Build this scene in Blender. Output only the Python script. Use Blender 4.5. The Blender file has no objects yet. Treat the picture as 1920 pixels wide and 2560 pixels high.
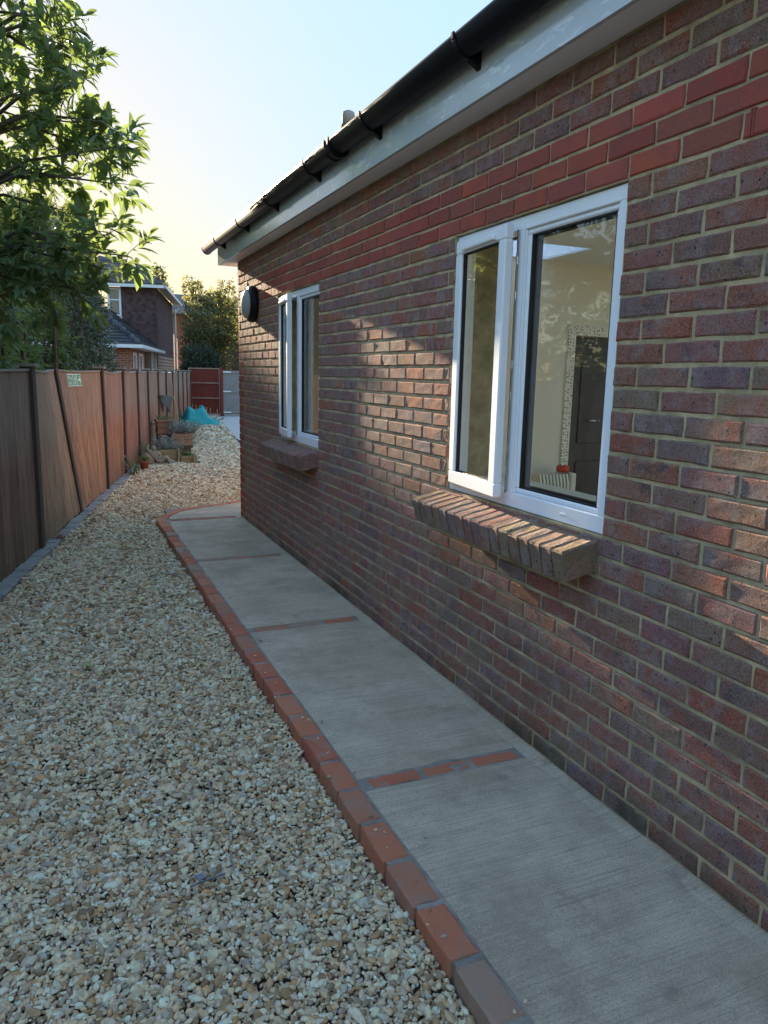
import bpy, bmesh, math, random
import numpy as np
from mathutils import Vector, Matrix, Euler, noise as mnoise

R = math.radians
SC = bpy.context.scene
COL = SC.collection
rng = random.Random(11)
nrg = np.random.default_rng(7)

# ------------------------------------------------------------------ camera
CAM_H = 1.5303
YAW, PIT, ROL, FPX = 0.4097, 0.1796, 0.0216, 1875.1333
cd = bpy.data.cameras.new('camera')
cam = bpy.data.objects.new('camera', cd); COL.objects.link(cam)
_F = Vector((math.sin(YAW)*math.cos(PIT), math.cos(YAW)*math.cos(PIT), -math.sin(PIT)))
_R = Vector((math.cos(YAW), -math.sin(YAW), 0)); _U = _R.cross(_F)
R2 = _R*math.cos(ROL)+_U*math.sin(ROL); U2 = -_R*math.sin(ROL)+_U*math.cos(ROL)
M3 = Matrix((R2, U2, -_F)).transposed()
cam.matrix_world = Matrix.Translation((0, 0, CAM_H)) @ M3.to_4x4()
cd.sensor_fit = 'VERTICAL'; cd.sensor_height = 24.0; cd.lens = FPX/2560*24.0
cd.clip_start = 0.05; cd.clip_end = 3000
SC.camera = cam

# ------------------------------------------------------------------ light
SUN_AZ, SUN_EL = R(-2.3), R(12.6)          # azimuth from +Y towards +X
w = bpy.data.worlds.new('World'); SC.world = w; w.use_nodes = True
nt = w.node_tree; nt.nodes.clear()
sky = nt.nodes.new('ShaderNodeTexSky'); sky.sky_type = 'NISHITA'; sky.sun_disc = False
sky.sun_elevation = SUN_EL; sky.sun_rotation = SUN_AZ
sky.air_density = 1.0; sky.dust_density = 0.4; sky.ozone_density = 1.6; sky.altitude = 50
bg = nt.nodes.new('ShaderNodeBackground'); bg.inputs[1].default_value = 0.15
ow = nt.nodes.new('ShaderNodeOutputWorld')
# sky brightness compressed by one even response, to brighten the shaded ground
bw = nt.nodes.new('ShaderNodeRGBToBW'); pw = nt.nodes.new('ShaderNodeMath'); pw.operation = 'POWER'; pw.inputs[1].default_value = -0.91
vm = nt.nodes.new('ShaderNodeVectorMath'); vm.operation = 'SCALE'
nt.links.new(sky.outputs[0], bw.inputs[0]); nt.links.new(bw.outputs[0], pw.inputs[0]); nt.links.new(sky.outputs[0], vm.inputs[0]); nt.links.new(pw.outputs[0], vm.inputs['Scale'])
hs = nt.nodes.new('ShaderNodeHueSaturation'); hs.inputs['Saturation'].default_value = 1.0
nt.links.new(vm.outputs[0], hs.inputs['Color']); nt.links.new(hs.outputs[0], bg.inputs[0]); nt.links.new(bg.outputs[0], ow.inputs[0])
sl = bpy.data.lights.new('sun', 'SUN'); sl.energy = 5.0; sl.angle = R(0.55); sl.color = (1.0, 0.84, 0.58)
so = bpy.data.objects.new('sun', sl); COL.objects.link(so)
sdir = Vector((math.sin(SUN_AZ)*math.cos(SUN_EL), math.cos(SUN_AZ)*math.cos(SUN_EL), math.sin(SUN_EL)))
so.rotation_euler = sdir.to_track_quat('Z', 'Y').to_euler(); so.location = (0, 20, 30)
SC.view_settings.view_transform = 'Standard'; SC.view_settings.look = 'None'
SC.view_settings.exposure = 2.4; SC.view_settings.gamma = 1.0
SC.view_settings.use_curve_mapping = False
SC.cycles.use_denoising = True
SC.cycles.max_bounces = 8; SC.cycles.transparent_max_bounces = 24

# ------------------------------------------------------------------ helpers
def tag(o, label=None, cat=None, group=None, kind=None):
    if label: o['label'] = label
    if cat: o['category'] = cat
    if group: o['group'] = group
    if kind: o['kind'] = kind
    return o
def empty(name, loc=(0, 0, 0), rz=0, **k):
    o = bpy.data.objects.new(name, None); COL.objects.link(o)
    o.location = loc; o.rotation_euler = (0, 0, rz); o.empty_display_size = .1
    return tag(o, **k)

class MB:
    """collects faces with a colour each; build() links them as one mesh object"""
    def __init__(s): s.v = []; s.f = []; s.c = []; s.sm = []
    def face(s, idx, c=(1, 1, 1), sm=False): s.f.append(tuple(idx)); s.c.append(c); s.sm.append(sm)
    def quad(s, a, b, c, d, col=(1, 1, 1), sm=False):
        n = len(s.v); s.v += [tuple(a), tuple(b), tuple(c), tuple(d)]; s.face((n, n+1, n+2, n+3), col, sm)
    def box(s, p0, p1, col=(1, 1, 1), bev=0.0, M=None):
        x0, y0, z0 = p0; x1, y1, z1 = p1
        n = len(s.v)
        if bev <= 0:
            P = [(x, y, z) for z in (z0, z1) for y in (y0, y1) for x in (x0, x1)]
            F = [(0, 2, 3, 1), (4, 5, 7, 6), (0, 1, 5, 4), (2, 6, 7, 3), (0, 4, 6, 2), (1, 3, 7, 5)]
        else:
            b = min(bev, .45*(x1-x0), .45*(y1-y0), .45*(z1-z0))
            P = []; ix = {}
            for i, x in enumerate((x0, x1)):
                for j, y in enumerate((y0, y1)):
                    for k, z in enumerate((z0, z1)):
                        sx, sy, sz = (1, -1)[i], (1, -1)[j], (1, -1)[k]
                        ix[i, j, k, 0] = len(P); P.append((x, y+sy*b, z+sz*b))
                        ix[i, j, k, 1] = len(P); P.append((x+sx*b, y, z+sz*b))
                        ix[i, j, k, 2] = len(P); P.append((x+sx*b, y+sy*b, z))
            F = []
            for i in (0, 1):
                q = [ix[i, j, k, 0] for j, k in ((0, 0), (0, 1), (1, 1), (1, 0))]; F.append(q if i == 0 else q[::-1])
                q = [ix[j, i, k, 1] for j, k in ((0, 0), (1, 0), (1, 1), (0, 1))]; F.append(q if i == 0 else q[::-1])
                q = [ix[j, k, i, 2] for j, k in ((0, 0), (0, 1), (1, 1), (1, 0))]; F.append(q if i == 0 else q[::-1])
            for j in (0, 1):
                for k in (0, 1):
                    q = [ix[0, j, k, 1], ix[1, j, k, 1], ix[1, j, k, 2], ix[0, j, k, 2]]; F.append(q if (j == k) else q[::-1])
                    q = [ix[j, 0, k, 0], ix[j, 1, k, 0], ix[j, 1, k, 2], ix[j, 0, k, 2]]; F.append(q[::-1] if (j == k) else q)
                    q = [ix[j, k, 0, 0], ix[j, k, 1, 0], ix[j, k, 1, 1], ix[j, k, 0, 1]]; F.append(q if (j == k) else q[::-1])
            for i in (0, 1):
                for j in (0, 1):
                    for k in (0, 1):
                        q = [ix[i, j, k, a] for a in (0, 1, 2)]
                        F.append(q if (i+j+k) % 2 == 0 else q[::-1])
        if M is not None: P = [tuple(M @ Vector(p)) for p in P]
        s.v += P
        for f in F: s.face([n+a for a in f], col)
        return s
    def tube(s, pts, rad, seg=8, col=(1, 1, 1), caps=True, sm=True):
        pts = [Vector(p) for p in pts]
        if not isinstance(rad, (list, tuple)): rad = [rad]*len(pts)
        n0 = len(s.v); up = None
        for i, p in enumerate(pts):
            t = (pts[min(i+1, len(pts)-1)]-pts[max(i-1, 0)]).normalized()
            if up is None:
                up = Vector((0, 0, 1)) if abs(t.z) < .9 else Vector((1, 0, 0))
            a = t.cross(up).normalized(); b = a.cross(t).normalized(); up = b
            for k in range(seg):
                an = 2*math.pi*k/seg
                s.v.append(tuple(p+rad[i]*(math.cos(an)*a+math.sin(an)*b)))
        for i in range(len(pts)-1):
            for k in range(seg):
                a = n0+i*seg+k; b = n0+i*seg+(k+1) % seg
                s.face((a, b, b+seg, a+seg), col, sm)
        if caps:
            s.face([n0+k for k in range(seg)][::-1], col)
            e = n0+(len(pts)-1)*seg; s.face([e+k for k in range(seg)], col)
        return s
    def lathe(s, prof, seg=20, M=None, col=(1, 1, 1), sm=True, cap=True):
        n0 = len(s.v)
        for r, z in prof:
            for k in range(seg):
                an = 2*math.pi*k/seg; p = Vector((r*math.cos(an), r*math.sin(an), z))
                s.v.append(tuple(M @ p if M is not None else p))
        for i in range(len(prof)-1):
            for k in range(seg):
                a = n0+i*seg+k; b = n0+i*seg+(k+1) % seg
                s.face((a, b, b+seg, a+seg), col, sm)
        if cap:
            s.face([n0+k for k in range(seg)][::-1], col)
            e = n0+(len(prof)-1)*seg; s.face([e+k for k in range(seg)], col)
        return s
    def extrude(s, prof, y0, y1, col=(1, 1, 1), sm=False, closed=True, axis='y', caps=True):
        """profile of (a,b) points swept along an axis: y -> (x,z)"""
        n0 = len(s.v); m = len(prof)
        for y in (y0, y1):
            for a, b in prof: s.v.append((a, y, b) if axis == 'y' else ((y, a, b) if axis == 'x' else (a, b, y)))
        for i in range(m if closed else m-1):
            j = (i+1) % m; s.face((n0+i, n0+j, n0+m+j, n0+m+i), col, sm)
        if caps and closed:
            s.face([n0+i for i in range(m)][::-1], col); s.face([n0+m+i for i in range(m)], col)
        return s
    def build(s, name, mat, parent=None, attr=True, fix=True, **k):
        me = bpy.data.meshes.new(name); me.from_pydata(s.v, [], s.f)
        if attr:
            ca = me.color_attributes.new('tint', 'FLOAT_COLOR', 'CORNER')
            arr = np.ones((len(me.loops), 4), np.float32)
            ls = np.array([len(f) for f in s.f]); cc = np.array([tuple(c)[:3] for c in s.c], np.float32)
            arr[:, :3] = np.repeat(cc, ls, axis=0)
            ca.data.foreach_set('color', arr.ravel())
        me.polygons.foreach_set('use_smooth', np.array(s.sm, bool))
        if fix:
            b = bmesh.new(); b.from_mesh(me); bmesh.ops.recalc_face_normals(b, faces=b.faces); b.to_mesh(me); b.free()
        me.materials.append(mat); me.update()
        o = bpy.data.objects.new(name, me); COL.objects.link(o)
        if parent is not None: o.parent = parent
        return tag(o, **k)

def np_mesh(name, V, Fq, mat, parent=None, tint=None, smooth=False, **k):
    """quads/tris from numpy; tint: per-vertex colours"""
    me = bpy.data.meshes.new(name)
    nf, m = Fq.shape
    me.vertices.add(len(V)); me.vertices.foreach_set('co', V.astype(np.float32).ravel())
    me.loops.add(nf*m); me.loops.foreach_set('vertex_index', Fq.astype(np.int32).ravel())
    me.polygons.add(nf); me.polygons.foreach_set('loop_start', np.arange(0, nf*m, m, dtype=np.int32))
    me.polygons.foreach_set('use_smooth', np.full(nf, smooth))
    if tint is not None:
        ca = me.color_attributes.new('tint', 'FLOAT_COLOR', 'POINT')
        a = np.ones((len(V), 4), np.float32); a[:, :3] = tint; ca.data.foreach_set('color', a.ravel())
    me.update(calc_edges=True); me.validate()
    me.materials.append(mat)
    o = bpy.data.objects.new(name, me); COL.objects.link(o)
    if parent is not None: o.parent = parent
    return tag(o, **k)

# ------------------------------------------------------------------ materials
class NT:
    def __init__(s, name):
        s.m = bpy.data.materials.new(name); s.m.use_nodes = True
        s.t = s.m.node_tree; s.t.nodes.clear()
        s.out = s.t.nodes.new('ShaderNodeOutputMaterial')
    def n(s, typ, ins=None, **props):
        x = s.t.nodes.new('ShaderNode'+typ)
        for k, v in props.items(): setattr(x, k, v)
        for k, v in (ins or {}).items(): s.set(x.inputs[k], v)
        return x
    def set(s, sock, v):
        if hasattr(v, 'is_output'): s.t.links.new(v, sock)
        elif hasattr(v, 'outputs'): s.t.links.new(v.outputs[0], sock)
        else:
            if isinstance(v, (tuple, list)) and sock.type == 'RGBA' and len(v) == 3: v = (*v, 1)
            sock.default_value = v
    def pos(s): return s.n('NewGeometry').outputs['Position']
    def obj(s): return s.n('TexCoord').outputs['Object']
    def scale(s, v, sc): return s.n('VectorMath', {0: v, 1: sc}, operation='MULTIPLY')
    def noise(s, v, sc, det=4, rough=.55, dist=0): return s.n('TexNoise', {'Vector': v, 'Scale': sc, 'Detail': det, 'Roughness': rough, 'Distortion': dist}).outputs[0]
    def ramp(s, fac, stops):
        r = s.n('ValToRGB', {'Fac': fac}); e = r.color_ramp.elements
        while len(e) < len(stops): e.new(.5)
        for el, (p, c) in zip(e, stops):
            el.position = p; el.color = (*c, 1) if not isinstance(c, (int, float)) else (c, c, c, 1)
        return r.outputs[0]
    def mix(s, f, a, b, bt='MIX'):
        x = s.n('Mix', data_type='RGBA', blend_type=bt)
        s.set(x.inputs[0], f); s.set(x.inputs[6], a); s.set(x.inputs[7], b); return x.outputs[2]
    def mth(s, op, a, b=0, clamp=False):
        x = s.n('Math', operation=op, use_clamp=clamp); s.set(x.inputs[0], a); s.set(x.inputs[1], b); return x.outputs[0]
    def attr(s, name='tint', typ='GEOMETRY'): return s.n('Attribute', attribute_name=name, attribute_type=typ)
    def bump(s, h, strength=.4, dist=.01, nrm=None):
        b = s.n('Bump', {'Height': h, 'Strength': strength, 'Distance': dist})
        if nrm: s.set(b.inputs['Normal'], nrm)
        return b.outputs[0]
    def pbr(s, col, rough=.8, nrm=None, spec=.4, metal=0, trans=None, **k):
        p = s.n('BsdfPrincipled'); s.set(p.inputs['Base Color'], col); s.set(p.inputs['Roughness'], rough)
        p.inputs['Specular IOR Level'].default_value = spec; p.inputs['Metallic'].default_value = metal
        if nrm: s.set(p.inputs['Normal'], nrm)
        for a, b in k.items(): s.set(p.inputs[a], b)
        sh = p.outputs[0]
        if trans:
            tr = s.n('BsdfTranslucent'); s.set(tr.inputs[0], trans[0]); mx = s.n('MixShader', {0: trans[1]})
            s.t.links.new(sh, mx.inputs[1]); s.t.links.new(tr.outputs[0], mx.inputs[2]); sh = mx.outputs[0]
        s.t.links.new(sh, s.out.inputs[0]); return s.m

def m_brick(name='brick_face', smear=True):
    a = NT(name); P = a.pos(); base = a.attr().outputs['Color']
    off = a.n('VectorMath', {0: P, 1: a.scale(base, (37., 53., 71.))}, operation='ADD').outputs[0]
    c = a.mix(a.ramp(a.noise(off, 8, 4, .6), [(.50, 0), (.64, .8)]), base, (.47, .15, .095) if smear else (.46, .24, .14))
    c = a.mix(a.ramp(a.noise(off, 14, 5, .65), [(.48, 0), (.66, .75)]), c, (.41, .31, .285))
    c = a.mix(a.ramp(a.noise(off, 10.5, 4, .6, .5), [(.56, 0), (.70, .8)]), c, (.16, .105, .10))
    vo = a.n('TexVoronoi', {'Vector': off, 'Scale': 30., 'Randomness': 1.}).outputs[0]
    c = a.mix(a.mth('MULTIPLY', a.ramp(vo, [(.09, 1), (.17, 0)]), a.ramp(a.noise(off, 5, 2), [(.44, 0), (.52, .9)])), c, (.025, .024, .03))
    g1 = a.noise(P, 130, 5, .78); g2 = a.noise(P, 250, 4, .75)
    c = a.mix(a.ramp(g1, [(.34, .85), (.50, 0)]), c, a.mix(.7, c, (.03, .022, .02)))
    c = a.mix(a.ramp(g2, [(.52, 0), (.64, .7)]), c, (.62, .47, .40))
    c = a.mix(a.ramp(a.noise(P, 1.1, 5, .6), [(.5, 0), (.75, .35)]), c, (.12, .10, .085))
    if smear:
        zz = a.n('SeparateXYZ', {0: P}).outputs[2]
        c = a.mix(a.mth('MULTIPLY', a.ramp(zz, [(.02, .9), (.16, 0)]), a.ramp(a.noise(P, 2.2, 5, .65), [(.42, 0), (.62, 1)])), c, (.085, .08, .05))
        fr = a.mth('FRACT', a.mth('DIVIDE', a.mth('SUBTRACT', zz, C0-.75), CP))
        ed = a.mth('MULTIPLY', a.mth('ABSOLUTE', a.mth('SUBTRACT', fr, .5)), 2.)
        k = a.mth('ADD', ed, a.mth('MULTIPLY', a.mth('SUBTRACT', a.noise(a.scale(P, (1., 1., 1.6)), 17, 5, .7), .5), 1.25))
        c = a.mix(a.ramp(k, [(.80, 0), (.95, .75)]), c, (.46, .37, .23))
    h = a.mth('ADD', a.mth('MULTIPLY', g1, .8), a.mth('ADD', a.mth('MULTIPLY', a.noise(P, 48, 3, .6), .6), a.mth('MULTIPLY', g2, .35)))
    return a.pbr(c, .96, a.bump(h, 1.0, .014), .1)
def m_redbrick():
    a = NT('red_brick'); P = a.pos(); base = a.attr().outputs['Color']
    c = a.mix(a.ramp(a.noise(P, 13, 5, .65), [(.40, 0), (.66, .7)]), base, (.23, .075, .06))
    c = a.mix(a.ramp(a.noise(P, 140, 5, .75), [(.54, 0), (.70, .35)]), c, (.46, .24, .17))
    c = a.mix(a.ramp(a.noise(P, 5, 5, .7), [(.62, 0), (.76, .3)]), c, (.42, .28, .2))
    return a.pbr(c, .85, a.bump(a.noise(P, 170, 4, .6), .35, .003), .3)
def m_edging():
    a = NT('edging_brick'); P = a.pos(); base = a.attr().outputs['Color']
    c = a.mix(a.ramp(a.noise(P, 11, 5, .65), [(.50, 0), (.72, .75)]), base, (.34, .28, .215))
    c = a.mix(a.ramp(a.noise(P, 140, 4), [(.56, 0), (.8, .5)]), c, (.42, .3, .24))
    c = a.mix(a.ramp(a.noise(P, 60, 2), [(.72, 0), (.76, .8)]), c, (.04, .03, .03))
    return a.pbr(c, .88, a.bump(a.noise(P, 110, 6, .75), .9, .007), .2)
def m_mortar(name='mortar', col=(.60, .475, .28)):
    a = NT(name); P = a.pos()
    c = a.mix(a.ramp(a.noise(P, 7, 6, .7), [(.35, 0), (.65, 1)]), tuple(x*.55 for x in col), tuple(x*1.12 for x in col))
    c = a.mix(a.ramp(a.noise(P, 260, 3), [(.5, 0), (.8, .5)]), c, (.2, .17, .12))
    return a.pbr(c, .95, a.bump(a.noise(P, 140, 5, .65), .8, .006), .15)
def m_concrete():
    a = NT('brushed_concrete'); P = a.pos()
    st = a.noise(a.scale(P, (3.0, 120., 1.)), 1, 6, .72, .8)
    c = a.mix(a.ramp(a.noise(P, 2.3, 8, .74), [(.40, 0), (.60, 1)]), (0.437, 0.352, 0.246), (0.675, 0.552, 0.396))
    c = a.mix(a.ramp(a.noise(P, .9, 4, .6), [(.45, 0), (.7, .5)]), c, (0.507, 0.392, 0.251))
    c = a.mix(a.ramp(st, [(.36, .6), (.52, 0)]), c, (0.307, 0.253, 0.184))
    c = a.mix(a.ramp(st, [(.56, 0), (.70, .35)]), c, (0.780, 0.658, 0.480))
    g = a.noise(P, 190, 5, .75)
    c = a.mix(a.ramp(g, [(.36, .7), (.50, 0)]), c, (0.260, 0.213, 0.150))
    c = a.mix(a.ramp(g, [(.56, 0), (.72, .55)]), c, (0.780, 0.758, 0.558))
    c = a.mix(a.ramp(a.noise(P, 4.2, 6, .7), [(.62, 0), (.70, .6)]), c, (0.260, 0.213, 0.157))
    c = a.mix(a.ramp(a.noise(P, 55, 2), [(.74, 0), (.78, .8)]), c, (0.153, 0.126, 0.095))
    h = a.mth('ADD', a.mth('MULTIPLY', st, .7), a.mth('MULTIPLY', g, .8))
    return a.pbr(c, .93, a.bump(h, .7, .006), .2)
def m_plainconc(name, lo, hi):
    a = NT(name); P = a.pos()
    c = a.mix(a.noise(P, 4, 6, .65), lo, hi)
    c = a.mix(a.ramp(a.noise(P, 240, 3), [(.55, 0), (.8, .5)]), c, tuple(x*.5 for x in lo))
    return a.pbr(c, .92, a.bump(a.noise(P, 200, 4, .6), .5, .004), .2)
def m_pebble():
    a = NT('pebble'); t = a.attr('tint', 'INSTANCER').outputs['Fac']; P = a.pos()
    c = a.ramp(t, [(0, (0.173, 0.114, 0.063)), (0.1, (0.536, 0.31, 0.129)), (0.2, (0.315, 0.229, 0.139)), (0.32, (0.818, 0.593, 0.331)), (0.46, (0.567, 0.418, 0.249)), (0.58, (0.82, 0.713, 0.424)), (0.68, (0.471, 0.377, 0.254)), (0.78, (0.739, 0.593, 0.394)), (0.88, (0.82, 0.82, 0.573)), (0.95, (0.378, 0.317, 0.235)), (1, (0.726, 0.405, 0.159))])
    c = a.mix(a.ramp(a.noise(P, 90, 4, .65), [(.42, .0), (.7, .6)]), c, a.mix(.65, c, (.14, .11, .075)))
    c = a.mix(a.ramp(a.noise(P, 300, 3), [(.58, 0), (.8, .4)]), c, (.66, .63, .57))
    return a.pbr(c, .8, a.bump(a.noise(P, 220, 4, .6), .35, .004), .35)
def m_fence():
    a = NT('fence_board'); P = a.pos(); base = a.attr().outputs['Color']
    q = a.scale(P, (26., 26., 1.3)); s1 = a.noise(q, 1.6, 6, .68)
    z = a.n('SeparateXYZ', {0: P}).outputs[2]
    c = a.mix(a.ramp(s1, [(.40, 1), (.54, 0)]), base, a.mix(.5, base, (.06, .034, .022)))
    c = a.mix(a.ramp(a.noise(q, 3.2, 5, .7), [(.54, 0), (.68, .6)]), c, (.42, .29, .18))
    c = a.mix(a.mth('MULTIPLY', a.ramp(z, [(.0, .6), (.35, .15), (.55, 0)]), a.ramp(a.noise(P, 5, 4), [(.3, .2), (.7, 1)])), c, (.085, .09, .05))
    c = a.mix(a.mth('MULTIPLY', a.ramp(z, [(.72, 0), (1., .75)]), a.ramp(s1, [(.4, .3), (.7, 1)])), c, (.30, .255, .20))
    return a.pbr(c, .86, a.bump(a.noise(q, 2.4, 6, .7), .5, .006), .25)
def m_wood(name, lo, hi, sc=(20., 20., 1.5)):
    a = NT(name); q = a.scale(a.obj(), sc)
    c = a.mix(a.noise(q, 2, 5, .65), lo, hi)
    c = a.mix(a.ramp(a.noise(q, 5, 4), [(.6, 0), (.8, .5)]), c, tuple(x*.35 for x in lo))
    return a.pbr(c, .82, a.bump(a.noise(q, 4, 5), .4, .004), .25)
def m_leaf(name, lo, hi, tcol, tr=.35, rough=.34, spec=.5):
    a = NT(name); t = a.attr().outputs['Fac']
    c = a.mix(t, lo, hi)
    return a.pbr(c, rough, None, spec, trans=(a.mix(t, tuple(x*.7 for x in tcol), tcol), tr))
def m_simple(name, col, rough=.5, spec=.5, metal=0, var=0.12, nsc=30, bump=.0):
    a = NT(name); P = a.obj()
    c = a.mix(a.noise(P, nsc, 4), tuple(x*(1-var) for x in col), tuple(min(1, x*(1+var)) for x in col))
    return a.pbr(c, rough, a.bump(a.noise(P, nsc*4, 4), bump, .003) if bump else None, spec, metal)
def m_glass():
    a = NT('window_glass'); P = a.pos()
    n = a.bump(a.noise(a.scale(P, (1., 1., 2.2)), 5., 2, .4), .10, .02)
    tr = a.n('BsdfTransparent', {0: (.97, .985, .975)}); gl = a.n('BsdfGlossy', {0: (1, 1, 1), 'Roughness': .004}); a.set(gl.inputs['Normal'], n)
    f = a.n('LayerWeight', {'Blend': .5}).outputs['Facing']; k = a.mth('MULTIPLY_ADD', a.mth('POWER', f, 5), .9); k.node.inputs[2].default_value = .055
    m = a.n('MixShader'); a.t.links.new(k, m.inputs[0]); a.t.links.new(tr.outputs[0], m.inputs[1]); a.t.links.new(gl.outputs[0], m.inputs[2])
    a.t.links.new(m.outputs[0], a.out.inputs[0]); return a.m
def m_tile(name, lo, hi):
    a = NT(name); P = a.obj(); t = a.attr().outputs['Fac']
    c = a.mix(t, lo, hi)
    c = a.mix(a.ramp(a.noise(P, 6, 5, .65), [(.5, 0), (.75, .5)]), c, tuple(x*.5 for x in lo))
    return a.pbr(c, .88, a.bump(a.noise(P, 40, 4), .3, .006), .25)

C0, CP = 0.0068, 0.075
MAT = dict(
    brick=m_brick(), sillbrick=m_brick('sill_brick', False), red=m_redbrick(), edging=m_edging(), mortar=m_mortar(), pathmortar=m_mortar('path_mortar', (.36, .32, .26)),
    conc=m_concrete(), margin=m_plainconc('trowelled_concrete', (.44, .39, .31), (.60, .54, .44)), patio=m_plainconc('patio_concrete', (.42, .38, .32), (.54, .50, .43)),
    sett=m_plainconc('stone_sett', (.20, .19, .165), (.38, .365, .33)), pebble=m_pebble(),
    dirt=m_plainconc('gravel_dirt', (.16, .135, .10), (.26, .22, .165)), soil=m_plainconc('soil', (.05, .04, .03), (.09, .075, .05)),
    upvc=m_simple('white_upvc', (.86, .87, .88), .28, .5, 0, .02), white=m_simple('white_paint', (.84, .84, .82), .4, .5, 0, .05, 8),
    gasket=m_simple('black_rubber', (.012, .012, .014), .55, .4), steel=m_simple('zinc_steel', (.6, .61, .63), .32, .5, 1.0, .1), dull=m_simple('dull_steel', (.20, .23, .26), .5, .5, 1.0, .3, 90),
    glass=m_glass(), black=m_simple('black_plastic', (.012, .012, .015), .42, .12, 0, .1), opal=m_simple('opal_plastic', (.62, .62, .60), .3, .5, 0, .03),
    plaster=m_simple('cream_plaster', (.88, .80, .62), .9, .2, 0, .04, 2), cream=m_simple('cream_enamel', (.76, .72, .58), .4, .5, 0, .03),
    darkdoor=m_simple('dark_door', (.05, .038, .03), .4, .5, 0, .3, 6), tape=m_simple('red_tape', (.62, .07, .025), .45, .5, 0, .05),
    fence=m_fence(), post=m_wood('post_wood', (.045, .03, .022), (.11, .07, .05)), cap=m_wood('capping_wood', (.22, .19, .15), (.36, .31, .25), (4., 4., 4.)),
    redwood=m_wood('red_stained_wood', (.14, .028, .018), (.24, .055, .035)), paleframe=m_wood('pale_frame_wood', (.28, .17, .12), (.40, .27, .20)),
    greywood=m_wood('grey_weathered_wood', (.20, .185, .17), (.34, .32, .30)), plank=m_wood('pale_plank', (.40, .24, .12), (.58, .38, .20)),
    planter=m_wood('planter_wood', (.22, .12, .07), (.36, .21, .13), (4., 20., 20.)), oldplanter=m_wood('mossy_planter_wood', (.16, .135, .07), (.32, .27, .15), (4., 20., 20.)),
    leaf=m_leaf('laurel_leaf', (.065, .105, .036), (.15, .215, .07), (.27, .36, .10), .42, .32, .5),
    hedge=m_leaf('hedge_leaf', (.06, .115, .042), (.17, .255, .09), (.30, .40, .11), .42, .32, .6), ivy=m_leaf('ivy_leaf', (.035, .060, .036), (.11, .15, .085), (.18, .24, .09), .28, .26, .6),
    bush=m_leaf('bush_leaf', (.07, .075, .03), (.17, .17, .07), (.36, .34, .10), .38, .5, .3), dark_bush=m_leaf('dark_bush_leaf', (.02, .032, .018), (.05, .065, .03), (.12, .15, .05), .2, .4, .4),
    twig_bush=m_leaf('twiggy_leaf', (.09, .06, .04), (.17, .11, .075), (.3, .2, .1), .3, .6, .2), far=m_leaf('far_leaf', (.04, .05, .02), (.09, .10, .035), (.28, .30, .06), .3, .5, .3),
    grey_leaf=m_leaf('silver_leaf', (.16, .19, .16), (.33, .37, .33), (.3, .36, .25), .25, .6, .3), green_leaf=m_leaf('green_blade', (.10, .13, .05), (.24, .26, .12), (.3, .36, .1), .3, .5, .3),
    bark=m_wood('bark', (.06, .045, .033), (.13, .10, .075), (12., 12., 4.)),
    tile=m_tile('hung_tile', (.075, .045, .045), (.16, .095, .09)), rooftile=m_tile('roof_tile', (.085, .075, .068), (.19, .155, .13)), darkroof=m_tile('dark_roof_tile', (.035, .037, .045), (.09, .09, .095)),
    farbrick=None, stone=m_plainconc('statue_stone', (.20, .19, .14), (.36, .34, .27)), terracotta=m_simple('terracotta', (.33, .11, .065), .85, .2, 0, .35, 22, .3),
    tarp=None, cloth=m_simple('grey_fabric', (.12, .105, .095), .95, .1, 0, .3, 60, .4), hose=m_simple('black_rubber_hose', (.012, .012, .012), .5, .4),
    redtub=m_simple('red_plastic', (.5, .03, .025), .4, .5), blind=m_simple('white_fabric_blind', (.72, .70, .64), .9, .2),
    sgreen=m_simple('sign_green', (.012, .22, .10), .4, .5, 0, .04), swhite=m_simple('sign_white', (.78, .80, .78), .4, .5, 0, .03),
)
def _farbrick():
    a = NT('orange_brickwork'); v = a.n('Mapping', {'Vector': a.obj(), 'Rotation': (R(90), 0, 0)})
    b = a.n('TexBrick', {'Vector': v, 'Color1': (.34, .115, .055, 1), 'Color2': (.24, .075, .04, 1), 'Mortar': (.36, .30, .24, 1), 'Scale': 1., 'Mortar Size': .008, 'Brick Width': .225, 'Row Height': .075})
    return a.pbr(b.outputs[0], .9, None, .2)
MAT['farbrick'] = _farbrick()
def _tarp():
    a = NT('teal_tarpaulin'); P = a.obj()
    c = a.mix(a.noise(P, 5, 3), (.012, .30, .28), (.03, .48, .43))
    return a.pbr(c, .42, a.bump(a.noise(P, 14, 3, .5, 1.), .5, .05), .5, trans=((.03, .5, .42), .25))
MAT['tarp'] = _tarp()

# ------------------------------------------------------------------ layout constants
C0, CP = 0.0068, 0.075
WX = 1.7505                                   # wall face plane
WY0, WY1 = -1.6, 7.911                        # wall runs along Y, far corner at WY1
C0, CP = 0.0068, 0.075                        # brick courses
ZW0, ZW1 = 0.9818, 2.1818
BIG = (2.0906, 3.2742); FARW = (5.2839, 6.3775)
SOF = 2.640
EO, EI = 0.883, 0.978                         # brick edging of the path
ZG = -0.058                                   # gravel surface
def fence_x(y): return -.465+.222*(y-6.07)

# ------------------------------------------------------------------ ground, gravel, path
g = MB(); g.quad((-900, -900, -.22), (900, -900, -.22), (900, 900, -.22), (-900, 900, -.22))
tag(g.build('ground', MAT['soil']), kind='structure')

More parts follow.
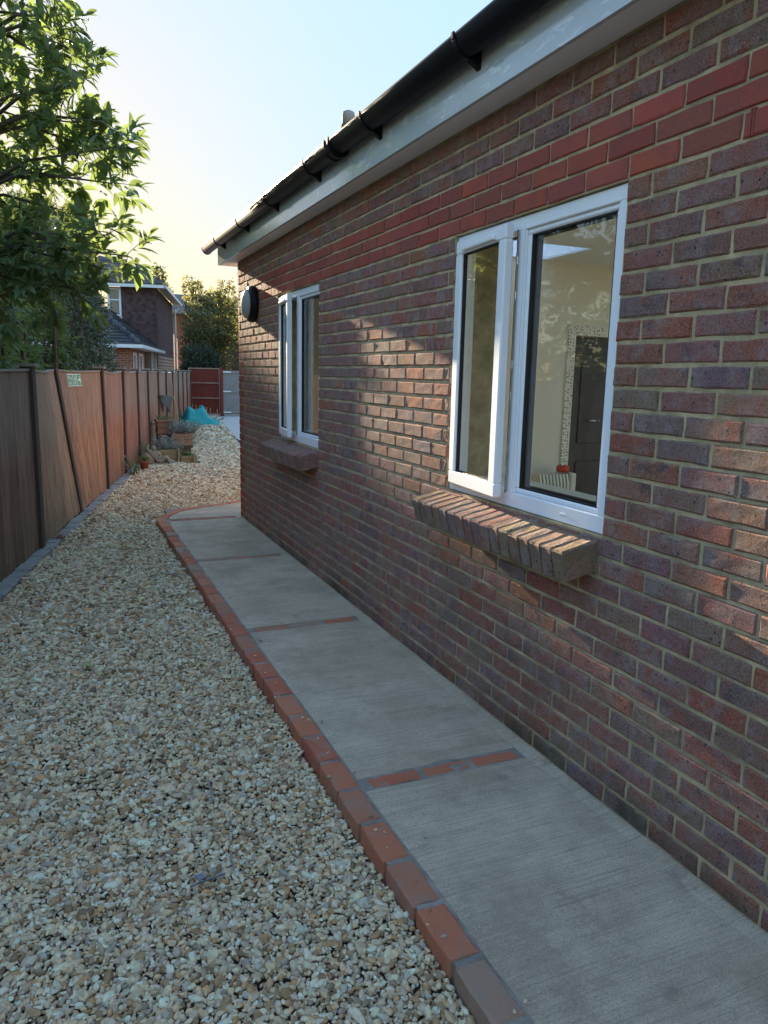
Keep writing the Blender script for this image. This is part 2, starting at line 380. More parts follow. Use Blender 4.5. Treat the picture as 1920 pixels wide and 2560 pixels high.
def inside(x, y):
    """gravel area"""
    ok = (x > fence_x(y)+.13) & (y < 28.0)
    near = (y < 8.0)
    ok &= ~(near & (x > EO-.004))
    # rounded nose of the path end
    nx = 0.93+np.clip((y-8.0), 0, 1.2)*0
    cur = (y >= 8.0) & (y < 9.1)
    lim = np.interp(y, [8.0, 8.11, 8.31, 8.52, 8.66, 8.75, 8.87, 9.02, 9.1], [.905, .92, .99, 1.12, 1.30, 1.55, 1.77, 2.0, 2.3])
    ok &= ~(cur & (x > lim-.004))
    far = (y >= 9.1)
    ok &= ~(far & (x > np.interp(y, [9.1, 11, 17.1, 25.3, 28], [3.0, 3.35, 3.75, 4.92, 5.3])))
    return ok
bed = MB()
ys = [-2.5, 0, 4, 8.0, 8.31, 8.66, 9.02, 11, 17.1, 25.3, 28.6]
lims = [EO, EO, EO, EO+.01, .99, 1.30, 2.0, 3.4, 3.78, 4.95, 5.4]
for i in range(len(ys)-1):
    bed.quad((fence_x(ys[i])-.02, ys[i], ZG-.036), (lims[i]+.05, ys[i], ZG-.036), (lims[i+1]+.05, ys[i+1], ZG-.036), (fence_x(ys[i+1])-.02, ys[i+1], ZG-.036))
tag(bed.build('gravel_bed', MAT['dirt']), kind='structure')

def gravel_points():
    out = []
    for (y0, y1, x0, x1, s) in [(.9, 2.6, -1.5, .9, .0112), (2.6, 4.6, -1.7, .9, .0132), (4.6, 7.5, -1.0, .9, .0165), (7.5, 11, -.2, 3.4, .019), (11, 17, .5, 3.8, .024), (17, 28, 1.8, 5.4, .042), (-2.4, .9, -2.2, .9, .035)]:
        ny, nx = int((y1-y0)/s), int((x1-x0)/s)
        gy, gx = np.meshgrid(np.arange(ny)*s+y0, np.arange(nx)*s+x0, indexing='ij')
        gx = gx.ravel()+nrg.uniform(-.5, .5, gx.size)*s; gy = gy.ravel()+nrg.uniform(-.5, .5, gy.size)*s
        # keep what a step-aside camera could see
        k = inside(gx, gy)
        if y0 > 0: k &= (gx > -.75*gy*.45-.9)
        gx, gy = gx[k], gy[k]
        und = .010*np.sin(gx*5.1+1.3*np.sin(gy*2.2))+.009*np.sin(gy*4.3+gx*1.7)+.006*np.sin(gx*13+gy*9)
        z = ZG+und+nrg.uniform(-.75, .45, gx.size)*s
        # drops a little away from the brick edge
        sz = s*np.clip(nrg.lognormal(0.10, .36, gx.size), .5, 2.6)
        out.append(np.stack([gx, gy, z, sz], 1))
    return np.concatenate(out)
gp = gravel_points()
_k = 70; _x = EO+np.abs(nrg.normal(0, .10, _k)); _y = nrg.uniform(1.2, 7.6, _k); _s = nrg.uniform(.005, .012, _k)
gp = np.concatenate([gp, np.stack([_x, _y, .002+_s*.3, _s], 1)])
NP = len(gp)
me = bpy.data.meshes.new('gravel'); me.vertices.add(NP); me.vertices.foreach_set('co', gp[:, :3].astype(np.float32).ravel())
def addattr(me, name, typ, arr):
    at = me.attributes.new(name, typ, 'POINT')
    at.data.foreach_set({'FLOAT_VECTOR': 'vector', 'INT': 'value', 'FLOAT': 'value'}[typ], arr.ravel())
rot = np.stack([nrg.normal(0, .38, NP), nrg.normal(0, .38, NP), nrg.uniform(0, 6.28, NP)], 1).astype(np.float32)
sca = np.stack([gp[:, 3]*nrg.uniform(1.05, 1.6, NP), gp[:, 3]*nrg.uniform(.8, 1.15, NP), gp[:, 3]*nrg.uniform(.5, .85, NP)], 1).astype(np.float32)
addattr(me, 'rot', 'FLOAT_VECTOR', rot); addattr(me, 'sca', 'FLOAT_VECTOR', sca)
addattr(me, 'idx', 'INT', nrg.integers(0, 7, NP).astype(np.int32))
ti = nrg.random(NP).astype(np.float32)
addattr(me, 'tint', 'FLOAT', ti)
gravel = bpy.data.objects.new('gravel', me); COL.objects.link(gravel); me.materials.append(MAT['pebble'])
tag(gravel, 'pale mixed pebble gravel spread between fence and brick path edging', 'gravel', kind='stuff')
ng = bpy.data.node_groups.new('pebbles', 'GeometryNodeTree')
ng.interface.new_socket('Geometry', in_out='INPUT', socket_type='NodeSocketGeometry')
ng.interface.new_socket('Geometry', in_out='OUTPUT', socket_type='NodeSocketGeometry')
def gn(t, **p):
    x = ng.nodes.new(t)
    for k, v in p.items(): setattr(x, k, v)
    return x
L = ng.links.new
gi = gn('NodeGroupInput'); go = gn('NodeGroupOutput'); g2i = gn('GeometryNodeGeometryToInstance')
for k in range(7):
    ico = gn('GeometryNodeMeshIcoSphere'); ico.inputs['Radius'].default_value = .56; ico.inputs['Subdivisions'].default_value = 2
    sp = gn('GeometryNodeSetPosition'); po = gn('GeometryNodeInputPosition')
    nz = gn('ShaderNodeTexNoise', noise_dimensions='4D'); nz.inputs['W'].default_value = k*7.3+.4; nz.inputs['Scale'].default_value = 1.15; nz.inputs['Detail'].default_value = 1.5
    sub = gn('ShaderNodeVectorMath', operation='SUBTRACT'); sub.inputs[1].default_value = (.5, .5, .5)
    mul = gn('ShaderNodeVectorMath', operation='SCALE'); mul.inputs['Scale'].default_value = .95
    L(po.outputs[0], nz.inputs['Vector']); L(nz.outputs['Color'], sub.inputs[0]); L(sub.outputs[0], mul.inputs[0])
    L(ico.outputs['Mesh'], sp.inputs['Geometry']); L(mul.outputs[0], sp.inputs['Offset'])
    ss = gn('GeometryNodeSetShadeSmooth'); L(sp.outputs[0], ss.inputs[0])
    ss.inputs['Shade Smooth'].default_value = (k % 3 != 2)
    sm = gn('GeometryNodeSetMaterial'); sm.inputs['Material'].default_value = MAT['pebble']; L(ss.outputs[0], sm.inputs['Geometry'])
    L(sm.outputs[0], g2i.inputs[0])
iop = gn('GeometryNodeInstanceOnPoints'); iop.inputs['Pick Instance'].default_value = True
L(gi.outputs[0], iop.inputs['Points']); L(g2i.outputs[0], iop.inputs['Instance'])
def nattr(name, typ):
    x = gn('GeometryNodeInputNamedAttribute', data_type=typ); x.inputs['Name'].default_value = name; return x.outputs[0]
e2r = gn('FunctionNodeEulerToRotation'); L(nattr('rot', 'FLOAT_VECTOR'), e2r.inputs[0])
L(e2r.outputs[0], iop.inputs['Rotation']); L(nattr('sca', 'FLOAT_VECTOR'), iop.inputs['Scale']); L(nattr('idx', 'INT'), iop.inputs['Instance Index'])
L(iop.outputs[0], go.inputs[0])
md = gravel.modifiers.new('pebbles', 'NODES'); md.node_group = ng

# path: concrete bays between brick strips
path = MB()
path.box((EO+.010, WY0, -.20), (WX+.25, 8.05, -.006), (1, 1, 1)); path.box((1.05, 8.05, -.20), (WX+.25, 8.7, -.02), (1, 1, 1))
path_o = tag(path.build('path', MAT['pathmortar']), kind='structure')
STRIPS = [0.53, 2.392, 4.26, 6.094, 7.90]     # front edge of each brick strip
SW = 0.072
def warp(nx, ny): return 0
def bay(y0, y1):
    s = MB(); nx, ny = 12, max(4, int((y1-y0)/.12))
    x0, x1 = EI+.008, WX-.045
    for i in range(ny+1):
        for j in range(nx+1):
            x = x0+(x1-x0)*j/nx; y = y0+(y1-y0)*i/ny
            e = min(i, ny-i, j, 3) == 0
            s.v.append((x+(.004*mnoise.noise((y*9, 1.7, 0)) if j == 0 else 0), y, -.001+.0025*mnoise.noise((x*4, y*3, 5))-(.004 if (i in (0, ny) or j == 0) else 0)))
    for i in range(ny):
        for j in range(nx):
            a = i*(nx+1)+j; s.face((a, a+1, a+nx+2, a+nx+1), sm=True)
    n = len(s.v); m = nx+1
    for (a, b) in [(0, nx), (nx, ny*m+nx), (ny*m+nx, ny*m), (ny*m, 0)]:
        A, B = s.v[a], s.v[b]; s.quad(A, B, (B[0], B[1], -.12), (A[0], A[1], -.12))
    s.build('slab', MAT['conc'], path_o, fix=False)
def margin(y0, y1):
    mg = MB(); x1 = WX-.050; steps = int((y1-y0)/.12)
    for i in range(steps+1):
        y = y0+(y1-y0)*i/steps; wv = .012*mnoise.noise((y*5, 9.1, 0))
        mg.v += [(x1-.004+wv, y, -.0030), (x1+.02+wv, y, .0025), (WX+.02, y, .009)]
    for i in range(steps):
        for j in range(2):
            a = i*3+j; mg.face((a, a+1, a+4, a+3), sm=True)
    mg.build('margin', MAT['conc'], path_o, fix=False)
margin(WY0, 8.0)
prev = WY0
for sy in STRIPS:
    bay(prev, sy-.008); prev = sy+SW+.012
def brick_geo(L_, W_, H_, r, col, nx=3, ny=2, jit=.0025, bev=.006):
    """brick lying flat, centred in x,y, top at z=0; ~50 triangles; uneven worn edges"""
    s = MB(); hx, hy = L_/2, W_/2
    for j in range(ny+1):
        for i in range(nx+1):
            s.v.append((-hx+bev+(L_-2*bev)*i/nx+r.uniform(-jit, jit), -hy+bev+(W_-2*bev)*j/ny+r.uniform(-jit, jit), r.uniform(-jit, jit)*.7))
    ring = [(i, 0) for i in range(nx)]+[(nx, j) for j in range(ny)]+[(nx-i, ny) for i in range(nx)]+[(0, ny-j) for j in range(ny)]
    idx = [j*(nx+1)+i for i, j in ring]
    for j in range(ny):
        for i in range(nx):
            a = j*(nx+1)+i; s.face((a, a+1, a+nx+2, a+nx+1), col, False)
    n = len(s.v); m = len(ring)
    for i, j in ring: s.v.append((-hx+L_*i/nx+r.uniform(-1, 1)*max(jit, .0026), -hy+W_*j/ny+r.uniform(-1, 1)*max(jit, .0026), -bev*(.8+r.random()*.5)))
    for i, j in ring: s.v.append((-hx+L_*i/nx, -hy+W_*j/ny, -H_))
    for k in range(m):
        k2 = (k+1) % m
        s.face((idx[k], idx[k2], n+k2, n+k), col, False); s.face((n+k, n+k2, n+m+k2, n+m+k), col, False)
    return s
ECOLS = [(.56, .20, .105), (.54, .175, .095), (.48, .21, .125), (.42, .27, .185), (.58, .22, .12), (.52, .16, .09)]
def place(mb, M): mb.v = [tuple(M @ Vector(p)) for p in mb.v]; return mb
y = 8.03
k = 0
while y > -1.5:
    b = brick_geo(rng.uniform(.197, .206), EI-EO-.004, .10, rng, rng.choice(ECOLS))
    M = Matrix.Translation(((EO+EI)/2+rng.uniform(-.003, .003), y-.1125, rng.uniform(-.002, .004))) @ Matrix.Rotation(R(90)+rng.uniform(-.012, .012), 4, 'Z')
    place(b, M).build('brick', MAT['edging'], path_o)
    y -= .2245
for sy in STRIPS[:4]:
    for i in range(3):
        b = brick_geo(.205, SW-.006, .07, rng, rng.choice(ECOLS), jit=.003)
        M = Matrix.Translation((EI+.045+.1025+i*.222, sy+SW/2+rng.uniform(-.003, .003), -.002+rng.uniform(-.003, .001))) @ Matrix.Rotation(rng.uniform(-.015, .015), 4, 'Z')
        place(b, M).build('brick', MAT['edging'], path_o)
# curved nose of the path
nose_o = [(.905, 8.03), (.925, 8.13), (.99, 8.31), (1.123, 8.521), (1.297, 8.657), (1.552, 8.77), (1.78, 8.88), (2.0, 9.0)]
nose_i = [(.985, 8.03), (1.01, 8.09), (1.075, 8.235), (1.18, 8.415), (1.34, 8.545), (1.58, 8.665), (1.81, 8.775), (2.03, 8.895)]
for i in range(len(nose_o)-1):
    a, b, c, d = [Vector((*q, 0)) for q in (nose_o[i], nose_o[i+1], nose_i[i+1], nose_i[i])]
    ctr = (a+b+c+d)/4; dirv = (b-a); ln = max(.08, dirv.length-.012)
    bb = brick_geo(ln, .088, .10, rng, rng.choice(ECOLS))
    place(bb, Matrix.Translation((ctr.x, ctr.y, 0)) @ Matrix.Rotation(math.atan2(dirv.y, dirv.x), 4, 'Z')).build('brick', MAT['edging'], path_o)
nb = MB(); fan = [(EI+.03, STRIPS[4]+.09), (1.03, 8.11)]+[(x+.012, y-.012) for x, y in nose_i[2:]]+[(2.03, STRIPS[4]+.09)]
n = len(nb.v); nb.v += [(x, y, -.001) for x, y in fan]; nb.face(range(len(fan)))
nb.build('slab', MAT['conc'], path_o)
for i in range(4):
    b = brick_geo(.205, SW-.006, .07, rng, rng.choice(ECOLS), jit=.003)
    place(b, Matrix.Translation((EI+.045+.1025+i*.222, STRIPS[4]+SW/2, -.002))).build('brick', MAT['edging'], path_o)

# far patio beyond the house corner
pt = MB(); pt.box((3.3, 8.2, -.2), (12, 30, -.075)); pt.box((5.75, -4, -.2), (14, 8.2, -.055)); patio = tag(pt.build('patio', MAT['pathmortar']), kind='structure')  # second box: unseen paving behind the house, added to brighten the room
py = [9.3, 11.8, 14.4, 17.0, 19.6, 22.2, 24.8, 27.6]
def pleft(y): return np.interp(y, [9.1, 11, 17.1, 25.3, 28], [3.05, 3.40, 3.80, 4.97, 5.35])
for i in range(len(py)-1):
    s = MB(); a, b = py[i]+.01, py[i+1]-.01
    P = [(pleft(a), a), (9.5, a), (9.5, b), (pleft(b), b)]
    s.v = [(x, y, -.05) for x, y in P]+[(x, y, -.12) for x, y in P]; s.face((0, 1, 2, 3))
    for k in range(4): s.face((k, (k+1) % 4, 4+(k+1) % 4, 4+k))
    s.build('slab', MAT['patio'], patio)

# stone setts along the fence foot
kb = MB()
for i in range(30):
    y0 = 3.2+i*.4; kb.quad((fence_x(y0)+.0, y0, -.075), (fence_x(y0)+.13, y0, -.075), (fence_x(y0+.4)+.13, y0+.4, -.075), (fence_x(y0+.4), y0+.4, -.075))
kerb = tag(kb.build('kerb', MAT['dirt']), kind='structure')
y = 3.3
while y < 13.2:
    ln = rng.uniform(.17, .25)
    b = brick_geo(ln, .115, .05, rng, (1, 1, 1), jit=.006, bev=.010)
    place(b, Matrix.Translation((fence_x(y+ln/2)+.066+rng.uniform(-.006, .006), y+ln/2, -.037+rng.uniform(-.006, .006))) @ Matrix.Rotation(R(90-12.5)+rng.uniform(-.04, .04), 4, 'Z')).build('sett', MAT['sett'], kerb)
    y += ln+.014

# ------------------------------------------------------------------ the brick house
house = empty('brick_house', (WX, WY1, 0), label='single storey brick house with two white windows and black gutter', cat='house')
HO = Vector((WX, WY1, 0))
def H(o):                                      # parent to the house keeping world coordinates
    o.parent = house; o.matrix_parent_inverse = Matrix.Translation(-HO); return o
# wall core (mortar) with openings
core = MB(); ycut = [WY0, BIG[0], BIG[1], FARW[0], FARW[1], WY1-.006]; zcut = [-.35, ZW0, ZW1, SOF+.05]
MX = WX+.0075
for i in range(5):
    for j in range(3):
        if j == 1 and i in (1, 3):
            a, b = ycut[i], ycut[i+1]; c, d = zcut[1], zcut[2]
            core.quad((MX, a, c), (MX, a, d), (WX+.29, a, d), (WX+.29, a, c)); core.quad((MX, b, c), (WX+.29, b, c), (WX+.29, b, d), (MX, b, d))
            core.quad((MX, a, c), (WX+.29, a, c), (WX+.29, b, c), (MX, b, c)); core.quad((MX, a, d), (MX, b, d), (WX+.29, b, d), (WX+.29, a, d))
        else:
            ny = max(1, int((ycut[i+1]-ycut[i])/.3))
            for q in range(ny):
                a = ycut[i]+(ycut[i+1]-ycut[i])*q/ny; b = ycut[i]+(ycut[i+1]-ycut[i])*(q+1)/ny
                core.quad((MX, a, zcut[j]), (MX, b, zcut[j]), (MX, b, zcut[j+1]), (MX, a, zcut[j+1]))
core.quad((MX, WY1-.006, -.35), (5.7, WY1-.006, -.35), (5.7, WY1-.006, 2.7), (MX, WY1-.006, 2.7))
wall = H(core.build('wall', MAT['mortar'], fix=False))
def H2(o): o.parent = wall; o.matrix_parent_inverse = Matrix.Identity(4); return o
STOCK = [(0.361, 0.18, 0.133), (0.346, 0.197, 0.154), (0.382, 0.18, 0.123), (0.325, 0.191, 0.154), (0.367, 0.203, 0.154), (0.339, 0.168, 0.126), (0.418, 0.162, 0.104), (0.31, 0.186, 0.154), (0.361, 0.203, 0.158), (0.461, 0.145, 0.079), (0.346, 0.186, 0.143), (0.353, 0.18, 0.133)]
REDS = [(.36, .082, .050), (.33, .072, .045), (.39, .098, .055), (.31, .078, .05)]
def wall_brick(y0, y1, z0, z1, col, r, red=False):
    L_, Hh = y1-y0, z1-z0
    jit = .0008 if red else .0011
    b = brick_geo(L_, Hh, .045, r, col, 3, 2, jit, .004 if red else .0065)
    x = WX+r.uniform(-.0012, .0022)
    M = Matrix(((0, 0, -1, x), (1, 0, 0, (y0+y1)/2), (0, -1, 0, (z0+z1)/2), (0, 0, 0, 1)))
    return place(b, M)
bricks = []
for k in range(-3, 36):
    zb = C0+k*CP; z0, z1 = zb+.0056, zb+.0694
    if z1 > SOF+.03: continue
    red = k in (29, 30, 31)
    ph = 0 if k % 2 else .1125
    start = BIG[0]-ph
    segs = [(WY0, WY1)]
    if 13 <= k <= 28: segs = [(WY0, BIG[0]-.0), (BIG[1], FARW[0]), (FARW[1], WY1)]
    n0 = int((WY0-start)/.225)-1
    for (a, b) in segs:
        q = start+n0*.225
        while q < b:
            y0, y1 = q+.0055, q+.2195
            q += .225
            ya, yb = max(y0, a+(.0 if a != WY0 else 0)), min(y1, b)
            if yb-ya < .035: continue
            corner = yb > WY1-.12
            col = rng.choice(REDS) if (red or (corner and yb == WY1 and k < 32)) else rng.choice(STOCK)
            col = tuple(c*rng.uniform(.85, 1.15) for c in col)
            # what it covers in the picture decides which are kept as single bricks
            yc_, zc_ = (ya+yb)/2, (z0+z1)/2; p = Vector((WX, yc_, zc_-CAM_H)); dpt = p.dot(_F)
            if dpt > .3:
                u = 960+FPX*p.dot(R2)/dpt; v = 1280-FPX*p.dot(U2)/dpt
                area = (yb-ya)*(z1-z0)*WX/p.length/dpt**2 if (-60 < u < 1980 and -60 < v < 2620) else 0
            else: area = 0
            if z1 < .0: area = 0
            bricks.append((area, ya, yb, z0+rng.uniform(-.0015, .0015), z1+rng.uniform(-.0015, .0015), col, red or (corner and yb == WY1 and k < 32)))
bricks.sort(key=lambda t: -t[0])
rest = MB(); rest_red = MB()
def join(dst, s):
    n = len(dst.v); dst.v += s.v; dst.f += [tuple(i+n for i in f) for f in s.f]; dst.c += s.c; dst.sm += s.sm
for i, (ar, ya, yb, z0, z1, col, red) in enumerate(bricks):
    b = wall_brick(ya, yb, z0, z1, col, rng, red)
    if i < 300: H2(b.build('brick', MAT['red'] if red else MAT['brick']))
    else: join(rest_red if red else rest, b)
# end wall beyond the corner
for k in range(-3, 35):
    zb = C0+k*CP; q = WX+(.1125 if k % 2 else .0)
    if k % 2: q = WX+.108
    while q < 5.5:
        b = brick_geo(.215, .065, .045, rng, rng.choice(STOCK), 2, 1, .002, .006)
        M = Matrix(((1, 0, 0, q+.11), (0, 0, 1, WY1), (0, 1, 0, zb+.0375), (0, 0, 0, 1)))
        join(rest, place(b, M)); q += .225
H2(rest.build('brickwork', MAT['brick'], kind='stuff')); H2(rest_red.build('red_brickwork', MAT['red'], kind='stuff'))
wv = MB(); wv.box((WX-.003, 1.60, C0+29*CP+.004), (WX+.01, 1.6045, C0+30*CP), (.34, .07, .05)); wv.box((WX-.003, 1.609, C0+29*CP+.004), (WX+.01, 1.6135, C0+30*CP), (.34, .07, .05))
H(wv.build('weep_vent', MAT['red']))

# windows
def window(yr, split, ang, far=False):
    a, b = yr; x0 = WX+.022; x1 = x0+.07
    f = MB(); fw = .052; zt, zb_ = ZW1-.004, ZW0+.003
    a += .004; b -= .004
    for (p, q) in [((x0, a, zb_), (x1, b, zb_+fw+.012)), ((x0, a, zt-fw), (x1, b, zt)), ((x0, a, zb_+fw+.012), (x1, a+fw, zt-fw)), ((x0, b-fw, zb_+fw+.012), (x1, b, zt-fw)), ((x0+.001, split-.034, zb_+fw+.012), (x1-.001, split+.034, zt-fw))]:
        f.box(p, q, bev=.003)
    # bevelled glazing beads of the fixed light
    fo = H(f.build('window', MAT['upvc']))
    def F2(o): o.parent = fo; o.matrix_parent_inverse = Matrix.Identity(4); return o
    ya, yb, za, zc = a+fw, split-.034, zb_+fw+.012, zt-fw
    bd = MB(); bw = .022
    for (p, q) in [((x0+.010, ya, za), (x0+.035, yb, za+bw)), ((x0+.010, ya, zc-bw), (x0+.035, yb, zc)), ((x0+.010, ya, za+bw), (x0+.035, ya+bw, zc-bw)), ((x0+.010, yb-bw, za+bw), (x0+.035, yb, zc-bw))]:
        bd.box(p, q, bev=.006)
    F2(bd.build('bead', MAT['upvc']))
    gk = MB(); gw = .006; yy0, yy1, zz0, zz1 = ya+bw, yb-bw, za+bw, zc-bw
    for (p, q) in [((x0+.016, yy0, zz0), (x0+.034, yy1, zz0+gw)), ((x0+.016, yy0, zz1-gw), (x0+.034, yy1, zz1)), ((x0+.016, yy0, zz0+gw), (x0+.034, yy0+gw, zz1-gw)), ((x0+.016, yy1-gw, zz0+gw), (x0+.034, yy1, zz1-gw))]: gk.box(p, q)
    F2(gk.build('gasket', MAT['gasket']))
    sb = MB()
    for (p, q) in [((x0+.038, yy0, zz0), (x0+.062, yy1, zz0+.012)), ((x0+.038, yy0, zz1-.012), (x0+.062, yy1, zz1)), ((x0+.038, yy0, zz0+.012), (x0+.062, yy0+.012, zz1-.012)), ((x0+.038, yy1-.012, zz0+.012), (x0+.062, yy1, zz1-.012))]: sb.box(p, q)
    F2(sb.build('spacer', MAT['gasket']))
    gl = MB(); gl.box((x0+.026, yy0, zz0), (x0+.030, yy1, zz1)); F2(gl.build('pane', MAT['glass']))
    # weep hole cover
    wc = MB(); wc.box((x0-.004, ya+.18, zb_+.028), (x0, ya+.215, zb_+.038), bev=.002); F2(wc.build('drain_cover', MAT['upvc']))
    # opening sash, hinged on its far side
    s0, s1 = split+.006, b-.030; zs0, zs1 = zb_+.036, zt-.026; sw = .062
    piv = Vector((x0-.006, s1, 0)); Mr = Matrix.Translation(piv) @ Matrix.Rotation(-ang, 4, 'Z') @ Matrix.Translation(-piv)
    xs0, xs1 = x0-.026, x0+.014
    s = MB()
    for (p, q) in [((xs0, s0, zs0), (xs1, s1, zs0+sw)), ((xs0, s0, zs1-sw), (xs1, s1, zs1)), ((xs0, s0, zs0+sw), (xs1, s0+sw, zs1-sw)), ((xs0, s1-sw, zs0+sw), (xs1, s1, zs1-sw))]: s.box(p, q, bev=.006, M=Mr)
    so_ = F2(s.build('sash', MAT['upvc']))
    g2 = MB(); ia, ib, ja, jb = s0+sw, s1-sw, zs0+sw, zs1-sw
    for (p, q) in [((xs0+.012, ia, ja), (xs0+.03, ib, ja+gw)), ((xs0+.012, ia, jb-gw), (xs0+.03, ib, jb)), ((xs0+.012, ia, ja+gw), (xs0+.03, ia+gw, jb-gw)), ((xs0+.012, ib-gw, ja+gw), (xs0+.03, ib, jb-gw))]: g2.box(p, q, M=Mr)
    F2(g2.build('gasket', MAT['gasket']))
    g3 = MB(); g3.box((xs0+.022, ia, ja), (xs0+.026, ib, jb), M=Mr); F2(g3.build('pane', MAT['glass']))
    hd = MB(); hd.box((xs0-.016, ia+.02, zs1-.055), (xs0, ib-.03, zs1-.036), bev=.004, M=Mr); F2(hd.build('vent_hood', MAT['upvc']))
    # locking gear on the mullion edge
    lk = MB(); yl = split+.014; gp_ = MB(); gp_.box((x0-.0035, yl+.008, zs0+.02), (x0-.0005, yl+.0115, zs1-.02)); F2(gp_.build('gap_shade', MAT['gasket']))  # black strip stands in for the shadow in the sash gap
    lk.box((x0-.004, yl-.007, zs0+.03), (x0+.0, yl+.007, zs1-.03))
    for zz in (zs0+.10, zs0+.20, zs0+.42, zs0+.55, zs1-.16, zs1-.30): lk.box((x0-.009, yl-.006, zz), (x0-.004, yl+.006, zz+.035), bev=.002)
    F2(lk.build('lock_strip', MAT['steel']))
    bar = MB(); bar.box((x0-.004, split-.030, zs0+.0), (x0+.0, split-.012, zs1)); F2(bar.build('mullion_strip', MAT['upvc']))
    return fo
window(BIG, 2.735, R(5.0)); window(FARW, 5.875, R(7.0))

# sloping brick on edge sills
def sill(ya, yb, n, cols):
    sm = MB(); 
    Mx = Matrix.Translation((WX+.012, 0, .968)) @ Matrix.Rotation(R(-13), 4, 'Y')
    sm.box((-.158, ya+.02, -.108), (.02, yb-.02, -.005), M=Mx)
    so_ = H(sm.build('sill', MAT['mortar']))
    p = (yb-ya)/n
    for i in range(n):
        b = brick_geo(.185, p-.010, .112, rng, tuple(c*rng.uniform(.85, 1.2) for c in rng.choice(cols)), 3, 2, .003, .007)
        place(b, Mx @ Matrix.Translation((-.0745+rng.uniform(-.003, .003), ya+p*(i+.5), rng.uniform(-.002, .003))))
        o = b.build('brick', MAT['sillbrick']); o.parent = so_
SILLC = [(.36, .21, .14), (.33, .18, .12), (.40, .24, .16), (.36, .15, .10), (.31, .20, .15)]
sill(2.10, 3.345, 17, SILLC); sill(5.28, 6.48, 17, SILLC)

# soffit, fascia, gutter, roof
FX, FY1 = 1.611, 8.21
sf = MB(); sf.box((FX+.018, WY0, SOF-.008), (WX-.004, FY1-.02, SOF+.004)); sf.box((WX-.004, WY1+.004, SOF-.008), (5.8, FY1-.02, SOF+.004)); H(sf.build('soffit', MAT['white']))
def _fasc():
    a = NT('fascia_paint'); P = a.pos(); c = a.mix(a.ramp(a.noise(a.scale(P, (1., 2.4, 9.)), 3., 5, .7, .8), [(.56, 0), (.62, .7)]), (.50, .54, .54), (.78, .80, .80))
    return a.pbr(c, .10, a.bump(a.noise(P, 9, 3), .04, .01), .7)
fa = MB(); fm = _fasc()
fa.box((FX, WY0, SOF-.010), (FX+.018, 4.249, SOF+.24)); H(fa.build('fascia', fm))
fa = MB(); fa.box((FX, 4.252, SOF-.010), (FX+.018, FY1, SOF+.24)); fa.box((FX+.018, FY1-.018, SOF-.010), (5.8, FY1, SOF+.24)); H(fa.build('fascia', fm))
GX, GZ, GR, GD = 1.551, 2.842, .058, 1.25
prof = []
for i in range(13):
    an = math.pi+math.pi*i/12; prof.append((GX+GR*math.cos(an), GZ+GD*GR*math.sin(an)))
for i in range(13):
    an = 2*math.pi-math.pi*i/12; prof.append((GX+(GR-.004)*math.cos(an), GZ+GD*(GR-.004)*math.sin(an)))
prof = [(GX-GR-.003, GZ+.006), (GX-GR-.003, GZ-.004)]+prof[1:]
gt = MB(); gt.extrude(prof, WY0, 8.47, sm=False)
gut = H(gt.build('gutter', MAT['black']))
for p in gut.data.polygons: p.use_smooth = len(p.vertices) == 4
def G2(o): o.parent = gut; o.matrix_parent_inverse = Matrix.Identity(4); return o
def ring_prof(r0, r1):
    q = []
    for i in range(13):
        an = math.pi+math.pi*i/12; q.append((GX+r1*math.cos(an), GZ+GD*r1*math.sin(an)))
    for i in range(13):
        an = 2*math.pi-math.pi*i/12; q.append((GX+r0*math.cos(an), GZ+GD*r0*math.sin(an)))
    return q
for yb_ in (.85, 1.85, 2.85, 3.85, 4.83, 5.83, 6.79, 7.8):
    b = MB(); b.extrude(ring_prof(GR+.0005, GR+.006), yb_-.014, yb_+.014)
    b.extrude([(GX+.004, GZ-GD*GR-.004), (FX-.006, GZ-GD*GR-.035), (FX-.0005, GZ-GD*GR-.035), (FX-.0005, GZ-.01), (GX+GR-.004, GZ-.016)], yb_-.013, yb_+.013)
    b.box((GX-GR-.011, yb_-.009, GZ-.018), (GX-GR-.001, yb_+.009, GZ+.012), bev=.003)
    G2(b.build('bracket', MAT['black']))
b = MB(); b.extrude(ring_prof(GR+.0005, GR+.010), 4.33, 4.41); b.extrude(ring_prof(GR+.0105, GR+.015), 4.325, 4.342); b.extrude(ring_prof(GR+.0105, GR+.015), 4.398, 4.415)
b.box((GX-GR-.014, 4.325, GZ-.022), (GX-GR-.002, 4.345, GZ+.014), bev=.003); b.box((GX-GR-.014, 4.395, GZ-.022), (GX-GR-.002, 4.415, GZ+.014), bev=.003)
G2(b.build('union', MAT['black']))
b = MB(); n = 13
pe = [(GX+(GR+.004)*math.cos(math.pi+math.pi*i/12), GZ+GD*(GR+.004)*math.sin(math.pi+math.pi*i/12)) for i in range(13)]
b.extrude(pe, 8.455, 8.475); G2(b.build('end_cap', MAT['black']))
